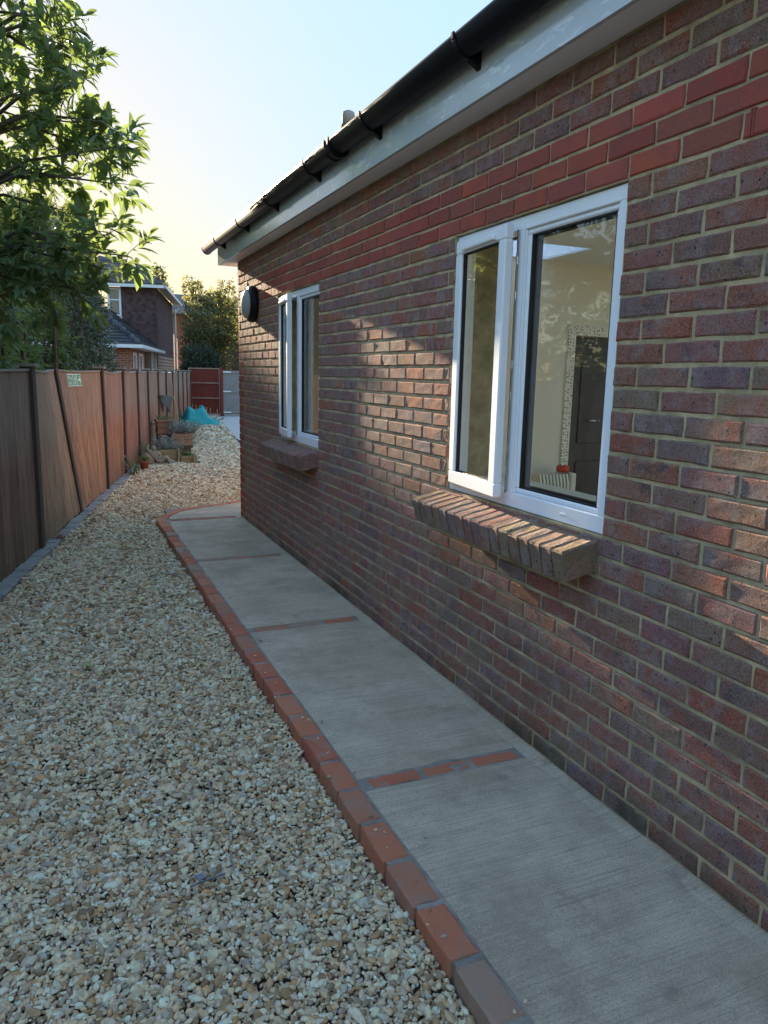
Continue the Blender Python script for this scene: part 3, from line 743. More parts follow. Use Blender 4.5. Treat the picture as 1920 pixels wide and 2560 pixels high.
# roof slopes, open above the skylight
SKY = (2.6, 3.55, 4.55, 5.12)
TP = math.tan(R(30)); RZ0 = SOF+.245
def rz(x): return RZ0+(x-1.56)*TP
rf = MB(); RG = 3.7
xs = [1.57, 2.15, RG-.1, RG]; yc_ = [WY0, 3.7, 5.9, FY1+.05]
for i in range(3):
    for j in range(3):
        if i == 1 and j == 1: continue
        x0, x1, y0, y1 = xs[i], xs[i+1], yc_[j], yc_[j+1]
        rf.quad((x0, y0, rz(x0)), (x1, y0, rz(x1)), (x1, y1, rz(x1)), (x0, y1, rz(x0))); rf.quad((x0, y0, rz(x0)-.03), (x0, y1, rz(x0)-.03), (x1, y1, rz(x1)-.03), (x1, y0, rz(x1)-.03))
rf.quad((1.57, WY0, RZ0-.03), (1.57, WY0, RZ0+.006), (1.57, FY1+.05, RZ0+.006), (1.57, FY1+.05, RZ0-.03))
def rz2(x): return rz(RG)-(x-RG)*(rz(RG)-RZ0)/(5.85-RG)
for (xa, xb, ya, yb) in ((RG, 3.95, WY0, FY1+.05), (5.5, 5.85, WY0, FY1+.05), (3.95, 5.5, WY0, -.8), (3.95, 5.5, 4.35, FY1+.05)): rf.quad((xa, ya, rz2(xa)), (xb, ya, rz2(xb)), (xb, yb, rz2(xb)), (xa, yb, rz2(xa)))  # leaves an unseen roof opening, added to brighten the room
# gable triangle
rf.quad((1.6, FY1, RZ0-.02), (5.8, FY1, RZ0-.02), (RG, FY1, rz(RG)-.04), (RG-.01, FY1, rz(RG)-.04))
roof = H(rf.build('roof', MAT['rooftile'], fix=False))
for i in range(33):                           # eave tiles just showing over the gutter
    t = MB(); y0 = WY0+i*.3
    t.box((1.560, y0+.002, RZ0-.012), (1.85, y0+.298, RZ0+.002), (rng.random(),)*3, M=Matrix.Translation((0, 0, 0)))
    Mt = Matrix.Translation((1.57, 0, RZ0)) @ Matrix.Rotation(-R(30), 4, 'Y') @ Matrix.Translation((-1.57, 0, -RZ0+.008))
    t.v = [tuple(Mt @ Vector(p)) for p in t.v]
    o = t.build('tile', MAT['rooftile']); o.parent = roof
vp = MB(); Mv = Matrix.Translation((2.40, 6.47, 0))
vp.lathe([(.05, 3.2), (.05, 3.60), (.062, 3.605), (.062, 3.63), (.05, 3.635)], 14, Mv); vo = H(vp.build('vent_pipe', MAT['cloth']))
vp = MB(); vp.lathe([(.05, 3.635), (.055, 3.70), (.05, 3.73), (.02, 3.745)], 14, Mv); o = vp.build('cowl', MAT['greywood']); o.parent = vo

# rooms behind the windows
IX = WX+.30
pl = MB(); ci = [WY0+.1, BIG[0], BIG[1], 5.15]; zi = [.05, ZW0, ZW1, 2.45]
def inner(cs, opens):
    for i in range(len(cs)-1):
        for j in range(3):
            if j == 1 and i in opens:
                a, b = cs[i], cs[i+1]; xo = WX+.10
                pl.quad((xo, a, ZW0), (IX, a-.02, ZW0), (IX, a-.02, ZW1), (xo, a, ZW1)); pl.quad((xo, b, ZW0), (xo, b, ZW1), (IX, b+.02, ZW1), (IX, b+.02, ZW0))
                pl.quad((xo, a, ZW1), (IX, a, ZW1), (IX, b, ZW1), (xo, b, ZW1))
            else: pl.quad((IX, cs[i], zi[j]), (IX, cs[i], zi[j+1]), (IX, cs[i+1], zi[j+1]), (IX, cs[i+1], zi[j]))
inner(ci, (1,)); inner([5.27, 5.2839, 6.3775, 7.65], (1,))
BX = 5.6; DX0, DX1, DZ = 3.90, 4.75, 1.885
# partition with door opening
pl.box((IX, 5.15, .05), (DX0, 5.27, 2.45)); pl.box((DX1, 5.15, .05), (BX, 5.27, 2.45)); pl.box((DX0, 5.15, DZ), (DX1, 5.27, 2.45))
pl.box((IX, WY0+.0, .05), (BX, WY0+.1, 2.45)); pl.box((IX, 7.65, .05), (BX, 7.75, 2.45))
pl.box((BX, 4.4, .05), (BX+.1, 5.9, 2.45)); pl.box((BX, WY0, 2.3), (BX+.1, 4.4, 2.45)); pl.box((BX, 5.9, 2.3), (BX+.1, 7.65, 2.45))  # rest of back wall left open, out of view, to let sky light in
H(pl.build('interior_wall', MAT['plaster'], fix=False))
ce = MB()
cx = [IX, SKY[0], SKY[1], BX]; cy = [WY0, SKY[2], SKY[3], 7.7]
for i in range(3):
    for j in range(3):
        if not (i == 1 and j == 1) and not (i == 2 and j == 0): ce.quad((cx[i], cy[j], 2.45), (cx[i], cy[j+1], 2.45), (cx[i+1], cy[j+1], 2.45), (cx[i+1], cy[j], 2.45))
for (xa, xb, ya, yb) in ((SKY[1], 3.95, WY0, SKY[2]), (5.5, BX, WY0, SKY[2]), (3.95, 5.5, WY0, -.8), (3.95, 5.5, 4.35, SKY[2])): ce.quad((xa, ya, 2.45), (xa, yb, 2.45), (xb, yb, 2.45), (xb, ya, 2.45))  # ceiling gap below the added roof opening, lets light into the room
a, b, c, d = SKY
P_ = [(a, c), (b, c), (b, d), (a, d)]; Q_ = [(2.15, 3.7), (RG-.1, 3.7), (RG-.1, 5.9), (2.15, 5.9)]
for k in range(4):
    k2 = (k+1) % 4; ce.quad((*P_[k], 2.45), (*P_[k2], 2.45), (*Q_[k2], rz(Q_[k2][0])), (*Q_[k], rz(Q_[k][0])))
H(ce.build('ceiling', MAT['white'], fix=False))
rl = MB(); rl.quad((SKY[0]+.01, SKY[2]+.01, 2.462), (SKY[1]-.01, SKY[2]+.01, 2.462), (SKY[1]-.01, SKY[3]-.01, 2.462), (SKY[0]+.01, SKY[3]-.01, 2.462))
_a = NT('opal_rooflight'); _p = _a.noise(_a.pos(), 3, 2); rlm = _a.pbr(_a.mix(_p, (.8, .82, .84), (.86, .88, .9)), .5, trans=((.92, .94, .96), .8)); H(rl.build('rooflight', rlm, fix=False))
fl = MB(); fl.quad((IX-.1, WY0, .05), (BX+.3, WY0, .05), (BX+.3, 7.7, .05), (IX-.1, 7.7, .05)); H(fl.build('floor', MAT['plank'], fix=False))
for (a, b) in (BIG, FARW):
    wb = MB(); wb.box((WX+.095, a-.03, ZW0+.035), (IX+.06, b+.03, ZW0+.06), bev=.006); H(wb.build('window_board', MAT['cream']))
def _bead():
    a = NT('perforated_bead'); v = a.n('TexVoronoi', {'Vector': a.pos(), 'Scale': 40., 'Randomness': .5}).outputs[0]
    c = a.mix(a.ramp(v, [(.26, 1), (.36, 0)]), (.90, .84, .68), (.26, .23, .17)); return a.pbr(c, .8)
bm_ = _bead(); dl = MB()
dl.box((DX0-.075, 5.135, .05), (DX0, 5.149, DZ+.085)); dl.box((DX0, 5.135, DZ), (DX1+.075, 5.149, DZ+.085)); dl.box((DX1, 5.135, .05), (DX1+.075, 5.149, DZ))
H(dl.build('door_lining', bm_))
dd = MB(); dd.box((DX0+.004, 5.20, .06), (DX1-.004, 5.24, DZ-.004)); do_ = H(dd.build('interior_door', MAT['darkdoor']))
for (p0, p1) in (((DX0+.12, .25), (DX1-.12, .85)), ((DX0+.12, 1.0), (DX1-.12, 1.75))):
    q = MB(); q.box((p0[0], 5.190, p0[1]), (p1[0], 5.1995, p1[1]), bev=.006); o = q.build('door_panel', MAT['darkdoor']); o.parent = do_; o.matrix_parent_inverse = Matrix.Identity(4)
q = MB(); q.tube([(4.10, 5.15, 1.195), (4.20, 5.15, 1.195)], .009, 8); q.tube([(4.20, 5.15, 1.195), (4.20, 5.20, 1.195)], .010, 8); o = q.build('door_handle', MAT['steel']); o.parent = do_; o.matrix_parent_inverse = Matrix.Identity(4)

# radiator, tape, tub and blinds seen through the glass
rad = empty('oil_radiator', (3.62, 4.98, .05), label='cream finned oil radiator standing inside behind the near window', cat='radiator')
for i in range(9):
    f = MB(); x = -.15+i*.032; f.extrude([(-.07, .12), (.07, .12), (.085, .2), (.085, .66), (.06, .735), (-.06, .735), (-.085, .66), (-.085, .2)], x, x+.017, axis='x'); f.build('fin', MAT['cream'], rad)
b = MB(); b.box((.14, -.08, .1), (.20, .08, .74), bev=.012); b.build('control_panel', MAT['cream'], rad)
for x in (-.12, .12):
    b = MB(); b.box((x-.02, -.12, .0), (x+.02, .12, .115), bev=.01); b.build('foot', MAT['black'], rad)
tp = MB(); Mt = Matrix.Translation((3.735, 4.98, .797)); tp.lathe([(.028, 0), (.052, 0), (.052, .046), (.028, .046), (.028, 0)], 22, Mt, cap=False)
tag(tp.build('tape_roll', MAT['tape']), 'red roll of tape lying on the cream radiator', 'tape')
tb = MB(); Mt = Matrix.Translation((2.75, 6.75, .05)); tb.lathe([(.19, 0), (.25, .95), (.27, .95), (.27, 1.0), (.24, 1.0), (.18, .03)], 26, Mt)
tag(tb.build('plastic_bin', MAT['redtub']), 'red plastic bin indoors behind the far window', 'bin')
bl = empty('vertical_blind', (IX+.10, 5.9, .9), label='white vertical blind hanging inside the far window', cat='blind')
for i in range(7):
    b = MB(); y = -.05+i*.085; b.quad((0, y, .1), (.045, y+.06, .1), (.045, y+.06, 1.4), (0, y, 1.4)); b.build('slat', MAT['blind'], bl)
b = MB(); b.box((-.02, -.6, 1.38), (.06, .6, 1.42)); b.build('head_rail', MAT['white'], bl)

# bulkhead lamp
LP = Vector((WX, 7.19, 2.165)); lamp = empty('bulkhead_lamp', LP, label='round black bulkhead lamp with white lens on brick wall', cat='lamp')
Ml = Matrix.Rotation(R(-90), 4, 'Y') @ Matrix.Scale(1, 4)
b = MB(); b.lathe([(.150, .0), (.165, .006), (.168, .03), (.160, .060), (.135, .072)], 36, Ml); b.build('lamp_body', MAT['black'], lamp)
b = MB(); b.lathe([(.134, .070), (.128, .092), (.10, .112), (.06, .122), (.0005, .125)], 36, Ml); b.build('lens', m_simple('grey_opal_lens', (.36, .37, .37), .25, .5, 0, .04), lamp)

# ------------------------------------------------------------------ timber fence
fence = empty('timber_fence', (fence_x(7.18), 7.18, ZG), label='long brown stained timber panel fence with dark posts and sagging tops', cat='fence')
FD = Vector((.222, 1, 0)).normalized(); FN = Vector((1, -.222, 0)).normalized()      # along, towards the gravel
POSTS = [-.2, 1.65, 3.5, 5.34, 7.18, 8.95, 10.6, 12.17, 13.85, 15.35, 17.2, 19.0, 20.8, 22.6, 24.4, 26.2, 28.2]
LEAN = {8.95: -.21, 10.6: -.02, 12.17: .01}
def fpt(y, z, off=0.0, lean=0.0):
    p = Vector((fence_x(y), y, z))+FN*(off+lean*max(0, z+.1)/1.6); return p
def FP(o): o.parent = fence; o.matrix_parent_inverse = Matrix.Translation(-fence.location); return o
PTOP = 1.515
TINTS = {2: (.24, .14, .10), 3: (.25, .145, .10), 4: (.46, .27, .155), 5: (.50, .24, .13), 6: (.46, .18, .10), 7: (.42, .155, .09), 8: (.40, .16, .10)}
for i, y in enumerate(POSTS):
    ln = LEAN.get(y, 0); b = MB(); hw = .05
    n = 0
    for z in (ZG-.15, PTOP+.03):
        for (s, o_) in ((-1, -.055), (1, -.055), (1, .045), (-1, .045)):
            b.v.append(tuple(fpt(y, z, o_, ln)+FD*hw*s))
    for f in ((0, 3, 2, 1), (4, 5, 6, 7), (0, 1, 5, 4), (1, 2, 6, 5), (2, 3, 7, 6), (3, 0, 4, 7)): b.face(f)
    po = FP(b.build('post', MAT['post']))
    c = MB(); hw = .075
    if y != 8.95:
        for z in (PTOP+.03, PTOP+.055):
            for (s, o_) in ((-1, -.08), (1, -.08), (1, .07), (-1, .07)): c.v.append(tuple(fpt(y, z, o_, ln)+FD*hw*s))
        for f in ((0, 3, 2, 1), (4, 5, 6, 7), (0, 1, 5, 4), (1, 2, 6, 5), (2, 3, 7, 6), (3, 0, 4, 7)): c.face(f)
        o = c.build('post_cap', MAT['cap']); o.parent = po; o.matrix_parent_inverse = Matrix.Identity(4)
for i in range(len(POSTS)-1):
    y0, y1 = POSTS[i]+.045, POSTS[i+1]-.045; l0, l1 = LEAN.get(POSTS[i], 0), LEAN.get(POSTS[i+1], 0)
    sag = rng.uniform(.012, .035) if i > 3 else .006
    base = TINTS.get(i, (.38, .16, .10))
    def top(t): return PTOP-.008-sag*math.sin(math.pi*t)
    # capping rail and back rails: one frame per panel
    fr = MB(); K = 10
    for k in range(K+1):
        t = k/K; y = y0+(y1-y0)*t; ln = l0+(l1-l0)*t
        for (o_, dz) in ((-.03, 0), (.026, 0), (.026, .018), (-.03, .018)): fr.v.append(tuple(fpt(y, top(t)+dz, o_, ln)))
    for k in range(K):
        for j in range(4):
            a, b = k*4+j, k*4+(j+1) % 4; fr.face((a, b, b+4, a+4))
    fr.face((0, 1, 2, 3)); fr.face((K*4+3, K*4+2, K*4+1, K*4))
    for zr in (.22, .75, 1.28):
        n = len(fr.v)
        for k in range(2):
            y = (y0, y1)[k]; ln = (l0, l1)[k]
            for (o_, dz) in ((-.045, 0), (-.016, 0), (-.016, .04), (-.045, .04)): fr.v.append(tuple(fpt(y, zr+dz, o_, ln)))
        for j in range(4): fr.face((n+j, n+(j+1) % 4, n+4+(j+1) % 4, n+4+j))
    fo = FP(fr.build('panel_frame', MAT['cap']))
    nb = 15 if y0 < 16 else 11
    for k in range(nb):
        t0, t1 = k/nb, (k+1)/nb-(.007 if y0 < 11 else .004)/(y1-y0)
        b = MB(); _j = rng.uniform(.78, 1.22); col = tuple(c*_j*rng.uniform(.95, 1.05) for c in base)
        zb = ZG+.015+rng.uniform(0, .012)
        for (z, kk) in ((zb, 0), (.35, .5), (.75, .9), (1.15, .7), (None, 0)):
            bow = rng.uniform(-.003, .003)
            for (t, o0, o1) in ((t0, -.012, .001), (min(t1, 1), -.012, .015)):
                y = y0+(y1-y0)*t; ln = l0+(l1-l0)*t; zz = top(min(t, 1))-.002 if z is None else z
                b.v.append(tuple(fpt(y, zz, o0+bow, ln))); b.v.append(tuple(fpt(y, zz, o1+bow, ln)))
        for r_ in range(4):
            a = r_*4
            for (p, q) in ((0, 1), (1, 3), (3, 2), (2, 0)): b.face((a+p, a+q, a+4+q, a+4+p), col)
        b.face((0, 2, 3, 1), col); b.face((16, 17, 19, 18), col)
        o = b.build('board', MAT['fence']); o.parent = fo; o.matrix_parent_inverse = Matrix.Identity(4)

# fire exit sign on the twisted panel
def panel_pt(i, t, z, off):
    y = POSTS[i]+.045+(POSTS[i+1]-POSTS[i]-.09)*t; ln = LEAN.get(POSTS[i], 0)*(1-t)+LEAN.get(POSTS[i+1], 0)*t
    return fpt(y, z, off, ln)
A = panel_pt(5, .20, 1.335, .017); B = panel_pt(5, .50, 1.335, .017); T = panel_pt(5, .20, 1.475, .017)
ex = (B-A).normalized(); ez = (T-A).normalized(); en = ex.cross(ez).normalized()
Ms = Matrix((( *ex, 0), (*ez, 0), (*en, 0), (0, 0, 0, 1))).transposed(); Ms.translation = A
sign = empty('exit_sign', A, label='green and white fire exit sign with running figure and arrow on fence', cat='sign')
def S2(b, name, m):
    b.v = [tuple(Ms @ Vector(p)-A) for p in b.v]; return b.build(name, m, sign)
SWd, SHt = (B-A).length, .140
b = MB(); b.box((0, 0, .0), (SWd, SHt, .003)); S2(b, 'sign_plate', MAT['swhite'])
b = MB(); b.box((.010, .008, .003), (SWd*.38, SHt-.008, .0042)); S2(b, 'text_field', MAT['sgreen'])
b = MB(); b.box((SWd*.42, .008, .003), (SWd*.66, SHt-.008, .0042)); S2(b, 'figure_field', MAT['sgreen'])
b = MB(); b.box((SWd*.70, .008, .003), (SWd-.010, SHt-.008, .0042)); S2(b, 'arrow_field', MAT['sgreen'])
for (txt, yy) in (('Fire', .078), ('exit', .024)):
    cu = bpy.data.curves.new('lettering', 'FONT'); cu.body = txt; cu.size = .066; cu.extrude = .0004
    to = bpy.data.objects.new('lettering', cu); COL.objects.link(to)
    dg = bpy.context.evaluated_depsgraph_get(); mm = bpy.data.meshes.new_from_object(to.evaluated_get(dg)); bpy.data.objects.remove(to)
    mm.materials.clear(); mm.materials.append(MAT['swhite']); mm.transform(Matrix.Translation(-A) @ Ms @ Matrix.Translation((.018, yy-.004, .0052)) @ Matrix.Diagonal((1.15, 1, 1, 1)))
    o = bpy.data.objects.new('lettering', mm); COL.objects.link(o); o.parent = sign
fg = MB(); cx = SWd*.54
def strip(pts, wd):
    for (p, q) in zip(pts, pts[1:]):
        p, q = Vector(p), Vector(q); d = (q-p).normalized(); n_ = Vector((-d.y, d.x))*wd
        e = d*wd*.6; p2, q2 = p-e, q+e
        fg.quad((*(p2-n_), .0050), (*(q2-n_), .0050), (*(q2+n_), .0050), (*(p2+n_), .0050))
fg.lathe([(.011, .0043), (.011, .0052)], 12, Matrix.Translation((cx+.012, .112, 0)))
strip([(cx+.006, .096), (cx-.006, .060)], .008); strip([(cx-.006, .060), (cx+.016, .044), (cx+.010, .018)], .006); strip([(cx-.006, .060), (cx-.020, .038), (cx-.042, .034)], .006)
strip([(cx+.006, .092), (cx+.026, .074), (cx+.040, .084)], .005); strip([(cx+.004, .092), (cx-.020, .090), (cx-.030, .070)], .005)
S2(fg, 'running_figure', MAT['swhite'])
fg = MB(); ax = SWd*.85
strip([(ax-.045, .070), (ax+.040, .070)], .010); strip([(ax+.010, .106), (ax+.042, .070), (ax+.010, .034)], .010); S2(fg, 'arrow', MAT['swhite'])

# ------------------------------------------------------------------ foliage tools
_lt, _lf = [(0, 0, 0)], [(0, 2, 1), (0, 3, 2)]
for _k, (_y, _w, _z) in enumerate([(.14, .27, .0), (.36, .47, -.005), (.60, .46, -.04), (.82, .27, -.10)]):
    _lt += [(-_w, _y, _z+.16*_w), (0, _y, _z), (_w, _y, _z+.16*_w)]
    if _k: _a = 3*_k-2; _lf += [(_a, _a+1, _a+4), (_a, _a+4, _a+3), (_a+1, _a+2, _a+5), (_a+1, _a+5, _a+4)]
_lt.append((0, 1, -.18)); _lf += [(10, 11, 13), (11, 12, 13)]
LT, LF = np.array(_lt, float), np.array(_lf)
QT = np.array([(0, 0, 0), (-.5, .48, .10), (.5, .48, .10), (0, 1, -.06)]); QF = np.array([(0, 2, 1), (1, 2, 3)])
def norm(a): return a/np.maximum(1e-9, np.linalg.norm(a, axis=1, keepdims=True))
def leaf_frames(P, D, U): 
    D = norm(D); X = norm(np.cross(D, U)); N = np.cross(X, D); return X, D, N
def leaves(P, D, U, ln, wr, tmpl, faces, tint):
    X, D, N = leaf_frames(P, D, U); n, m = len(P), len(tmpl)
    V = (P[:, None]+(tmpl[None, :, 0, None]*X[:, None]*wr+tmpl[None, :, 1, None]*D[:, None]+tmpl[None, :, 2, None]*N[:, None])*ln[:, None, None])
    F = (faces[None]+(np.arange(n)*m)[:, None, None]).reshape(-1, 3)
    return V.reshape(-1, 3), F, np.repeat(np.repeat(tint[:, None], 3, 1), m, axis=0)
def rand_dir(n): return norm(nrg.normal(size=(n, 3)))
def sprays(O, D, ln, nl, leaf, spread=.9):
    """nl leaves along each shoot: returns leaf origins, directions, normals, sizes"""
    n = len(O); D = norm(D); ref = np.where(np.abs(D[:, 2:3]) > .9, np.array([[1., 0, 0]]), np.array([[0, 0, 1.]]))
    A = norm(np.cross(D, ref)); B = np.cross(D, A); ph = nrg.uniform(0, 6.28, n)
    Ps, Ds, Us, Ls = [], [], [], []
    for k in range(nl):
        t = .25+.75*(k/(nl-1)); an = ph+k*2.4
        rad = np.cos(an)[:, None]*A+np.sin(an)[:, None]*B
        w_ = spread*(1.15-.75*t)+nrg.normal(0, .12, n)
        d = norm(D*np.cos(w_)[:, None]+rad*np.sin(w_)[:, None]); d[:, 2] -= .16+.10*nrg.random(n)
        Ps.append(O+D*(ln*t)[:, None]); Ds.append(norm(d)); Us.append(norm(D*.6+np.array([[0, 0, .8]])-.2*rad)); Ls.append(leaf*nrg.uniform(.65, 1.15, n)*(1.0 if k < nl-2 else .72))
    return np.concatenate(Ps), np.concatenate(Ds), np.concatenate(Us), np.concatenate(Ls)

# ------------------------------------------------------------------ laurel tree overhanging the fence
CL = [(-0.06, 7.40, 4.38, 0.32), (0.20, 7.00, 4.25, 0.17), (-0.23, 7.80, 4.18, 0.29), (0.09, 7.30, 4.03, 0.27), (0.30, 6.90, 4.00, 0.16), (-0.10, 7.60, 3.85, 0.28), (0.21, 7.10, 3.74, 0.26), (0.40, 6.80, 3.73, 0.15), (0.05, 7.40, 3.55, 0.27), (0.34, 7.00, 3.49, 0.24), (0.53, 6.70, 3.44, 0.12), (-0.20, 7.90, 3.58, 0.24), (0.20, 7.20, 3.31, 0.27), (0.47, 6.90, 3.28, 0.21), (0.61, 6.60, 3.24, 0.11), (-0.14, 7.60, 3.21, 0.23), (0.08, 7.30, 3.06, 0.19), (0.35, 6.90, 3.05, 0.17), (0.56, 6.60, 2.97, 0.11), (-0.17, 7.60, 2.90, 0.23), (0.17, 7.30, 2.86, 0.14), (-0.24, 7.30, 2.51, 0.27), (0.08, 7.00, 2.53, 0.26), (0.35, 6.90, 2.56, 0.20), (0.53, 6.60, 2.58, 0.11), (-0.11, 7.20, 2.28, 0.27), (0.23, 7.00, 2.32, 0.24), (0.46, 6.80, 2.35, 0.15), (0.65, 6.50, 2.42, 0.08), (0.04, 7.00, 2.08, 0.17), (0.40, 6.90, 2.13, 0.11), (-0.26, 7.00, 2.03, 0.22), (-0.50, 7.60, 4.14, 0.38), (-0.54, 7.60, 3.60, 0.38), (-0.57, 7.60, 3.05, 0.38), (-0.58, 7.20, 2.39, 0.36), (0.09, 7.40, 4.72, 0.37), (-0.39, 7.60, 4.71, 0.38),
      (-0.9, 8.4, 3.2, .55), (-1.3, 7.6, 3.9, .6), (-1.2, 7.2, 2.9, .6), (-.7, 8.6, 4.2, .5), (-1.0, 6.4, 3.3, .5), (-1.1, 9.2, 3.4, .6), (-.5, 9.6, 3.3, .5)]
TB = Vector((-1.25, 7.7, ZG-.1))
CL = [(x-.09 if x > .2 else x-.05, y, z, r) for (x, y, z, r) in CL]
tree = empty('laurel_tree', TB, label='tall glossy laurel tree overhanging the fence with long oval leaves', cat='tree')
br = MB(); TT = Vector((-.95, 7.65, 2.3)); T2 = Vector((-.62, 7.7, 3.4)); T3 = Vector((-.30, 7.6, 5.0))
br.tube([TB, (-1.2, 7.7, 1.2), TT, T2, T3], [.10, .085, .07, .05, .018], 9)
Oall, Dall = [], []
for (x, y, z, r) in CL:
    c = Vector((x, y, z)); st = min([TT, T2, T3, (TT+T2)/2, (T2+T3)/2], key=lambda q: (q-c).length+max(0, q.z-c.z))
    mid = st.lerp(c, .5)+Vector((0, 0, .10+.1*rng.random()))
    br.tube([st, mid, c], [.022, .014, .005], 5)
    n = max(5, int(150*r*r)+5)
    d = rand_dir(n); rr = r*nrg.uniform(.25, 1.0, n)**.6
    off = d*rr[:, None]*np.array([1, 1.7, 1]); O = np.array([c])+off*.75
    dd = norm(off+np.array([.12, -.05, .10])*r+rand_dir(n)*.35*r+np.array([[0.0, 0, .05]]))
    Oall.append(O); Dall.append(dd)
    for q in range(0, n, 2): br.tube([c, Vector(O[q])*.5+c*.5+Vector((0, 0, .02)), Vector(O[q])+Vector(dd[q])*.2], [.004, .003, .0015], 4, caps=False)
for s in ([(-.95, 7.3, 2.15), (-.375, 7.0, 2.28), (-.05, 7.0, 2.38), (.256, 7.0, 2.43)], [(-.95, 7.3, 2.0), (-.386, 7.0, 2.1), (0, 7.0, 2.2), (.318, 7.0, 2.21)], [(0, 6.95, 2.3), (.136, 6.9, 2.19), (.22, 6.88, 1.9), (.303, 6.9, 1.58)]):
    br.tube(s, [.011, .009, .006, .003], 6)
for v_ in range(1): pass
br.v = [tuple(Vector(p)-TB) for p in br.v]
br.build('trunk', MAT['bark'], tree, fix=False)
O = np.concatenate(Oall); D = np.concatenate(Dall)
P, Dl, Ul, Ll = sprays(O, D, nrg.uniform(.13, .24, len(O)), 8, .155)
tint = np.clip(nrg.normal(.42, .26, len(P)), 0, 1)
# the 290 leaves that show largest are single leaves
X_, D_, N_ = leaf_frames(P, Dl, Ul)
C = P+Dl*(Ll*.5)[:, None]-np.array([0, 0, CAM_H]); dep = C@np.array(_F)
uu = 960+FPX*(C@np.array(R2))/dep; vv = 1280-FPX*(C@np.array(U2))/dep
area = Ll**2*np.abs((C*N_).sum(1))/np.linalg.norm(C, axis=1)/dep**2*np.where((uu > 0) & (vv > 0) & (vv < 900), 1, 0)
pick = np.argsort(-area)[:290]; rest_ = np.setdiff1d(np.arange(len(P)), pick)
lm = []
for q in range(4):
    m_ = bpy.data.meshes.new('leaf'); m_.from_pydata([tuple(p) for p in LT*np.array([.36, 1, 1])], [], [tuple(f) for f in LF])
    ca = m_.color_attributes.new('tint', 'FLOAT_COLOR', 'POINT'); tv = (.2, .4, .6, .9)[q]; ca.data.foreach_set('color', np.tile([tv, tv, tv, 1], len(LT)).astype(np.float32))
    m_.materials.append(MAT['leaf']); m_.polygons.foreach_set('use_smooth', np.ones(len(LF), bool)); lm.append(m_)
V, F, tc = leaves(P[rest_], Dl[rest_], Ul[rest_], Ll[rest_], .36, LT, LF, tint[rest_])
crown = np_mesh('crown', V-np.array(TB), F, MAT['leaf'], tree, tc, True, kind='stuff')
for i in pick:
    o = bpy.data.objects.new('leaf', lm[int(tint[i]*3.99)]); COL.objects.link(o); o.parent = tree
    M = Matrix(((*X_[i], 0), (*D_[i], 0), (*N_[i], 0), (0, 0, 0, 1))).transposed() @ Matrix.Scale(Ll[i], 4)
    M.translation = Vector(P[i])-TB; o.matrix_local = M

# ------------------------------------------------------------------ hedges behind the fence
def hedge_band(name, y0, y1, hfun, depth, n, leaf, nl, mat, wr, label, tmean=.45, back=.15):
    base = Vector((fence_x((y0+y1)/2)-.6, (y0+y1)/2, ZG))
    h = empty(name, base, label=label, cat='hedge')
    y = nrg.uniform(y0, y1, n); u = nrg.random(n)**1.8; hh = hfun(y)
    z = nrg.uniform(.5, 1, n)*0+nrg.uniform(.3, 1., n)*hh
    lum = .16*np.sin(y*5.3+z*4.1)+.13*np.sin(y*2.1-z*6.3)+.10*np.sin(y*11+z*9)
    # on top some shoots rise
    topm = nrg.random(n) < .28
    z = np.where(topm, hh+lum*.8-.05*nrg.random(n), z); zz = z
    rnd = np.clip((z/hh-.82)/.18, 0, 1)
    x = -.222*0+(np.array([fence_x(q) for q in y])-back-.16-.26*np.clip(1.25-np.abs(y-8.95)/1.5, 0, 1)-.3*lum-.28*rnd-np.where(topm, nrg.random(n)*depth, u*depth))
    endf = np.clip((y1-y)/.35, 0, 1)
    O = np.stack([x, y, z], 1)
    D = np.stack([.75-.3*topm+nrg.normal(0, .4, n), nrg.normal(-.25, .45, n), .35+.9*topm+nrg.normal(0, .35, n)], 1)
    P, Dl, Ul, Ll = sprays(O, D, nrg.uniform(.10, .22, n), nl, leaf)
    V, F, tc = leaves(P, Dl, Ul, Ll, wr, LT if leaf > .07 else QT, LF if leaf > .07 else QF, np.clip(nrg.normal(tmean, .25, len(P)), 0, 1))
    np_mesh('foliage', V-np.array(base), F, mat, h, tc, leaf > .07, kind='stuff')
    st = MB()
    for k in range(int((y1-y0)/.35)):
        yy = y0+.2+k*.35+rng.uniform(-.1, .1); xx = fence_x(yy)-.45+rng.uniform(-.15, .15)
        st.tube([Vector((xx, yy, ZG-.1))-base, Vector((xx+rng.uniform(-.1, .1), yy+rng.uniform(-.1, .1), 1.2))-base, Vector((xx+rng.uniform(-.15, .15), yy+rng.uniform(-.2, .2), float(hfun(np.array([yy]))[0])-.15))-base], [.03, .02, .008], 6)
    st.build('stem', MAT['bark'], h, fix=False)
    return h
hedge_band('laurel_hedge', 4.2, 10.3, lambda y: np.interp(y, [4, 6.5, 8.5, 10.4], [2.5, 2.65, 2.8, 2.9]), .8, 3600, .105, 8, MAT['hedge'], .38, 'dense green laurel hedge rising behind the timber fence', .62)
hedge_band('ivy_hedge', 9.9, 13.2, lambda y: np.interp(y, [9.6, 10.6, 11.5, 12.6, 13.3], [2.7, 3.3, 3.35, 3.0, 2.4]), .9, 3600, .058, 8, MAT['ivy'], .75, 'dark small leaved ivy mass beyond the laurel hedge', .4)

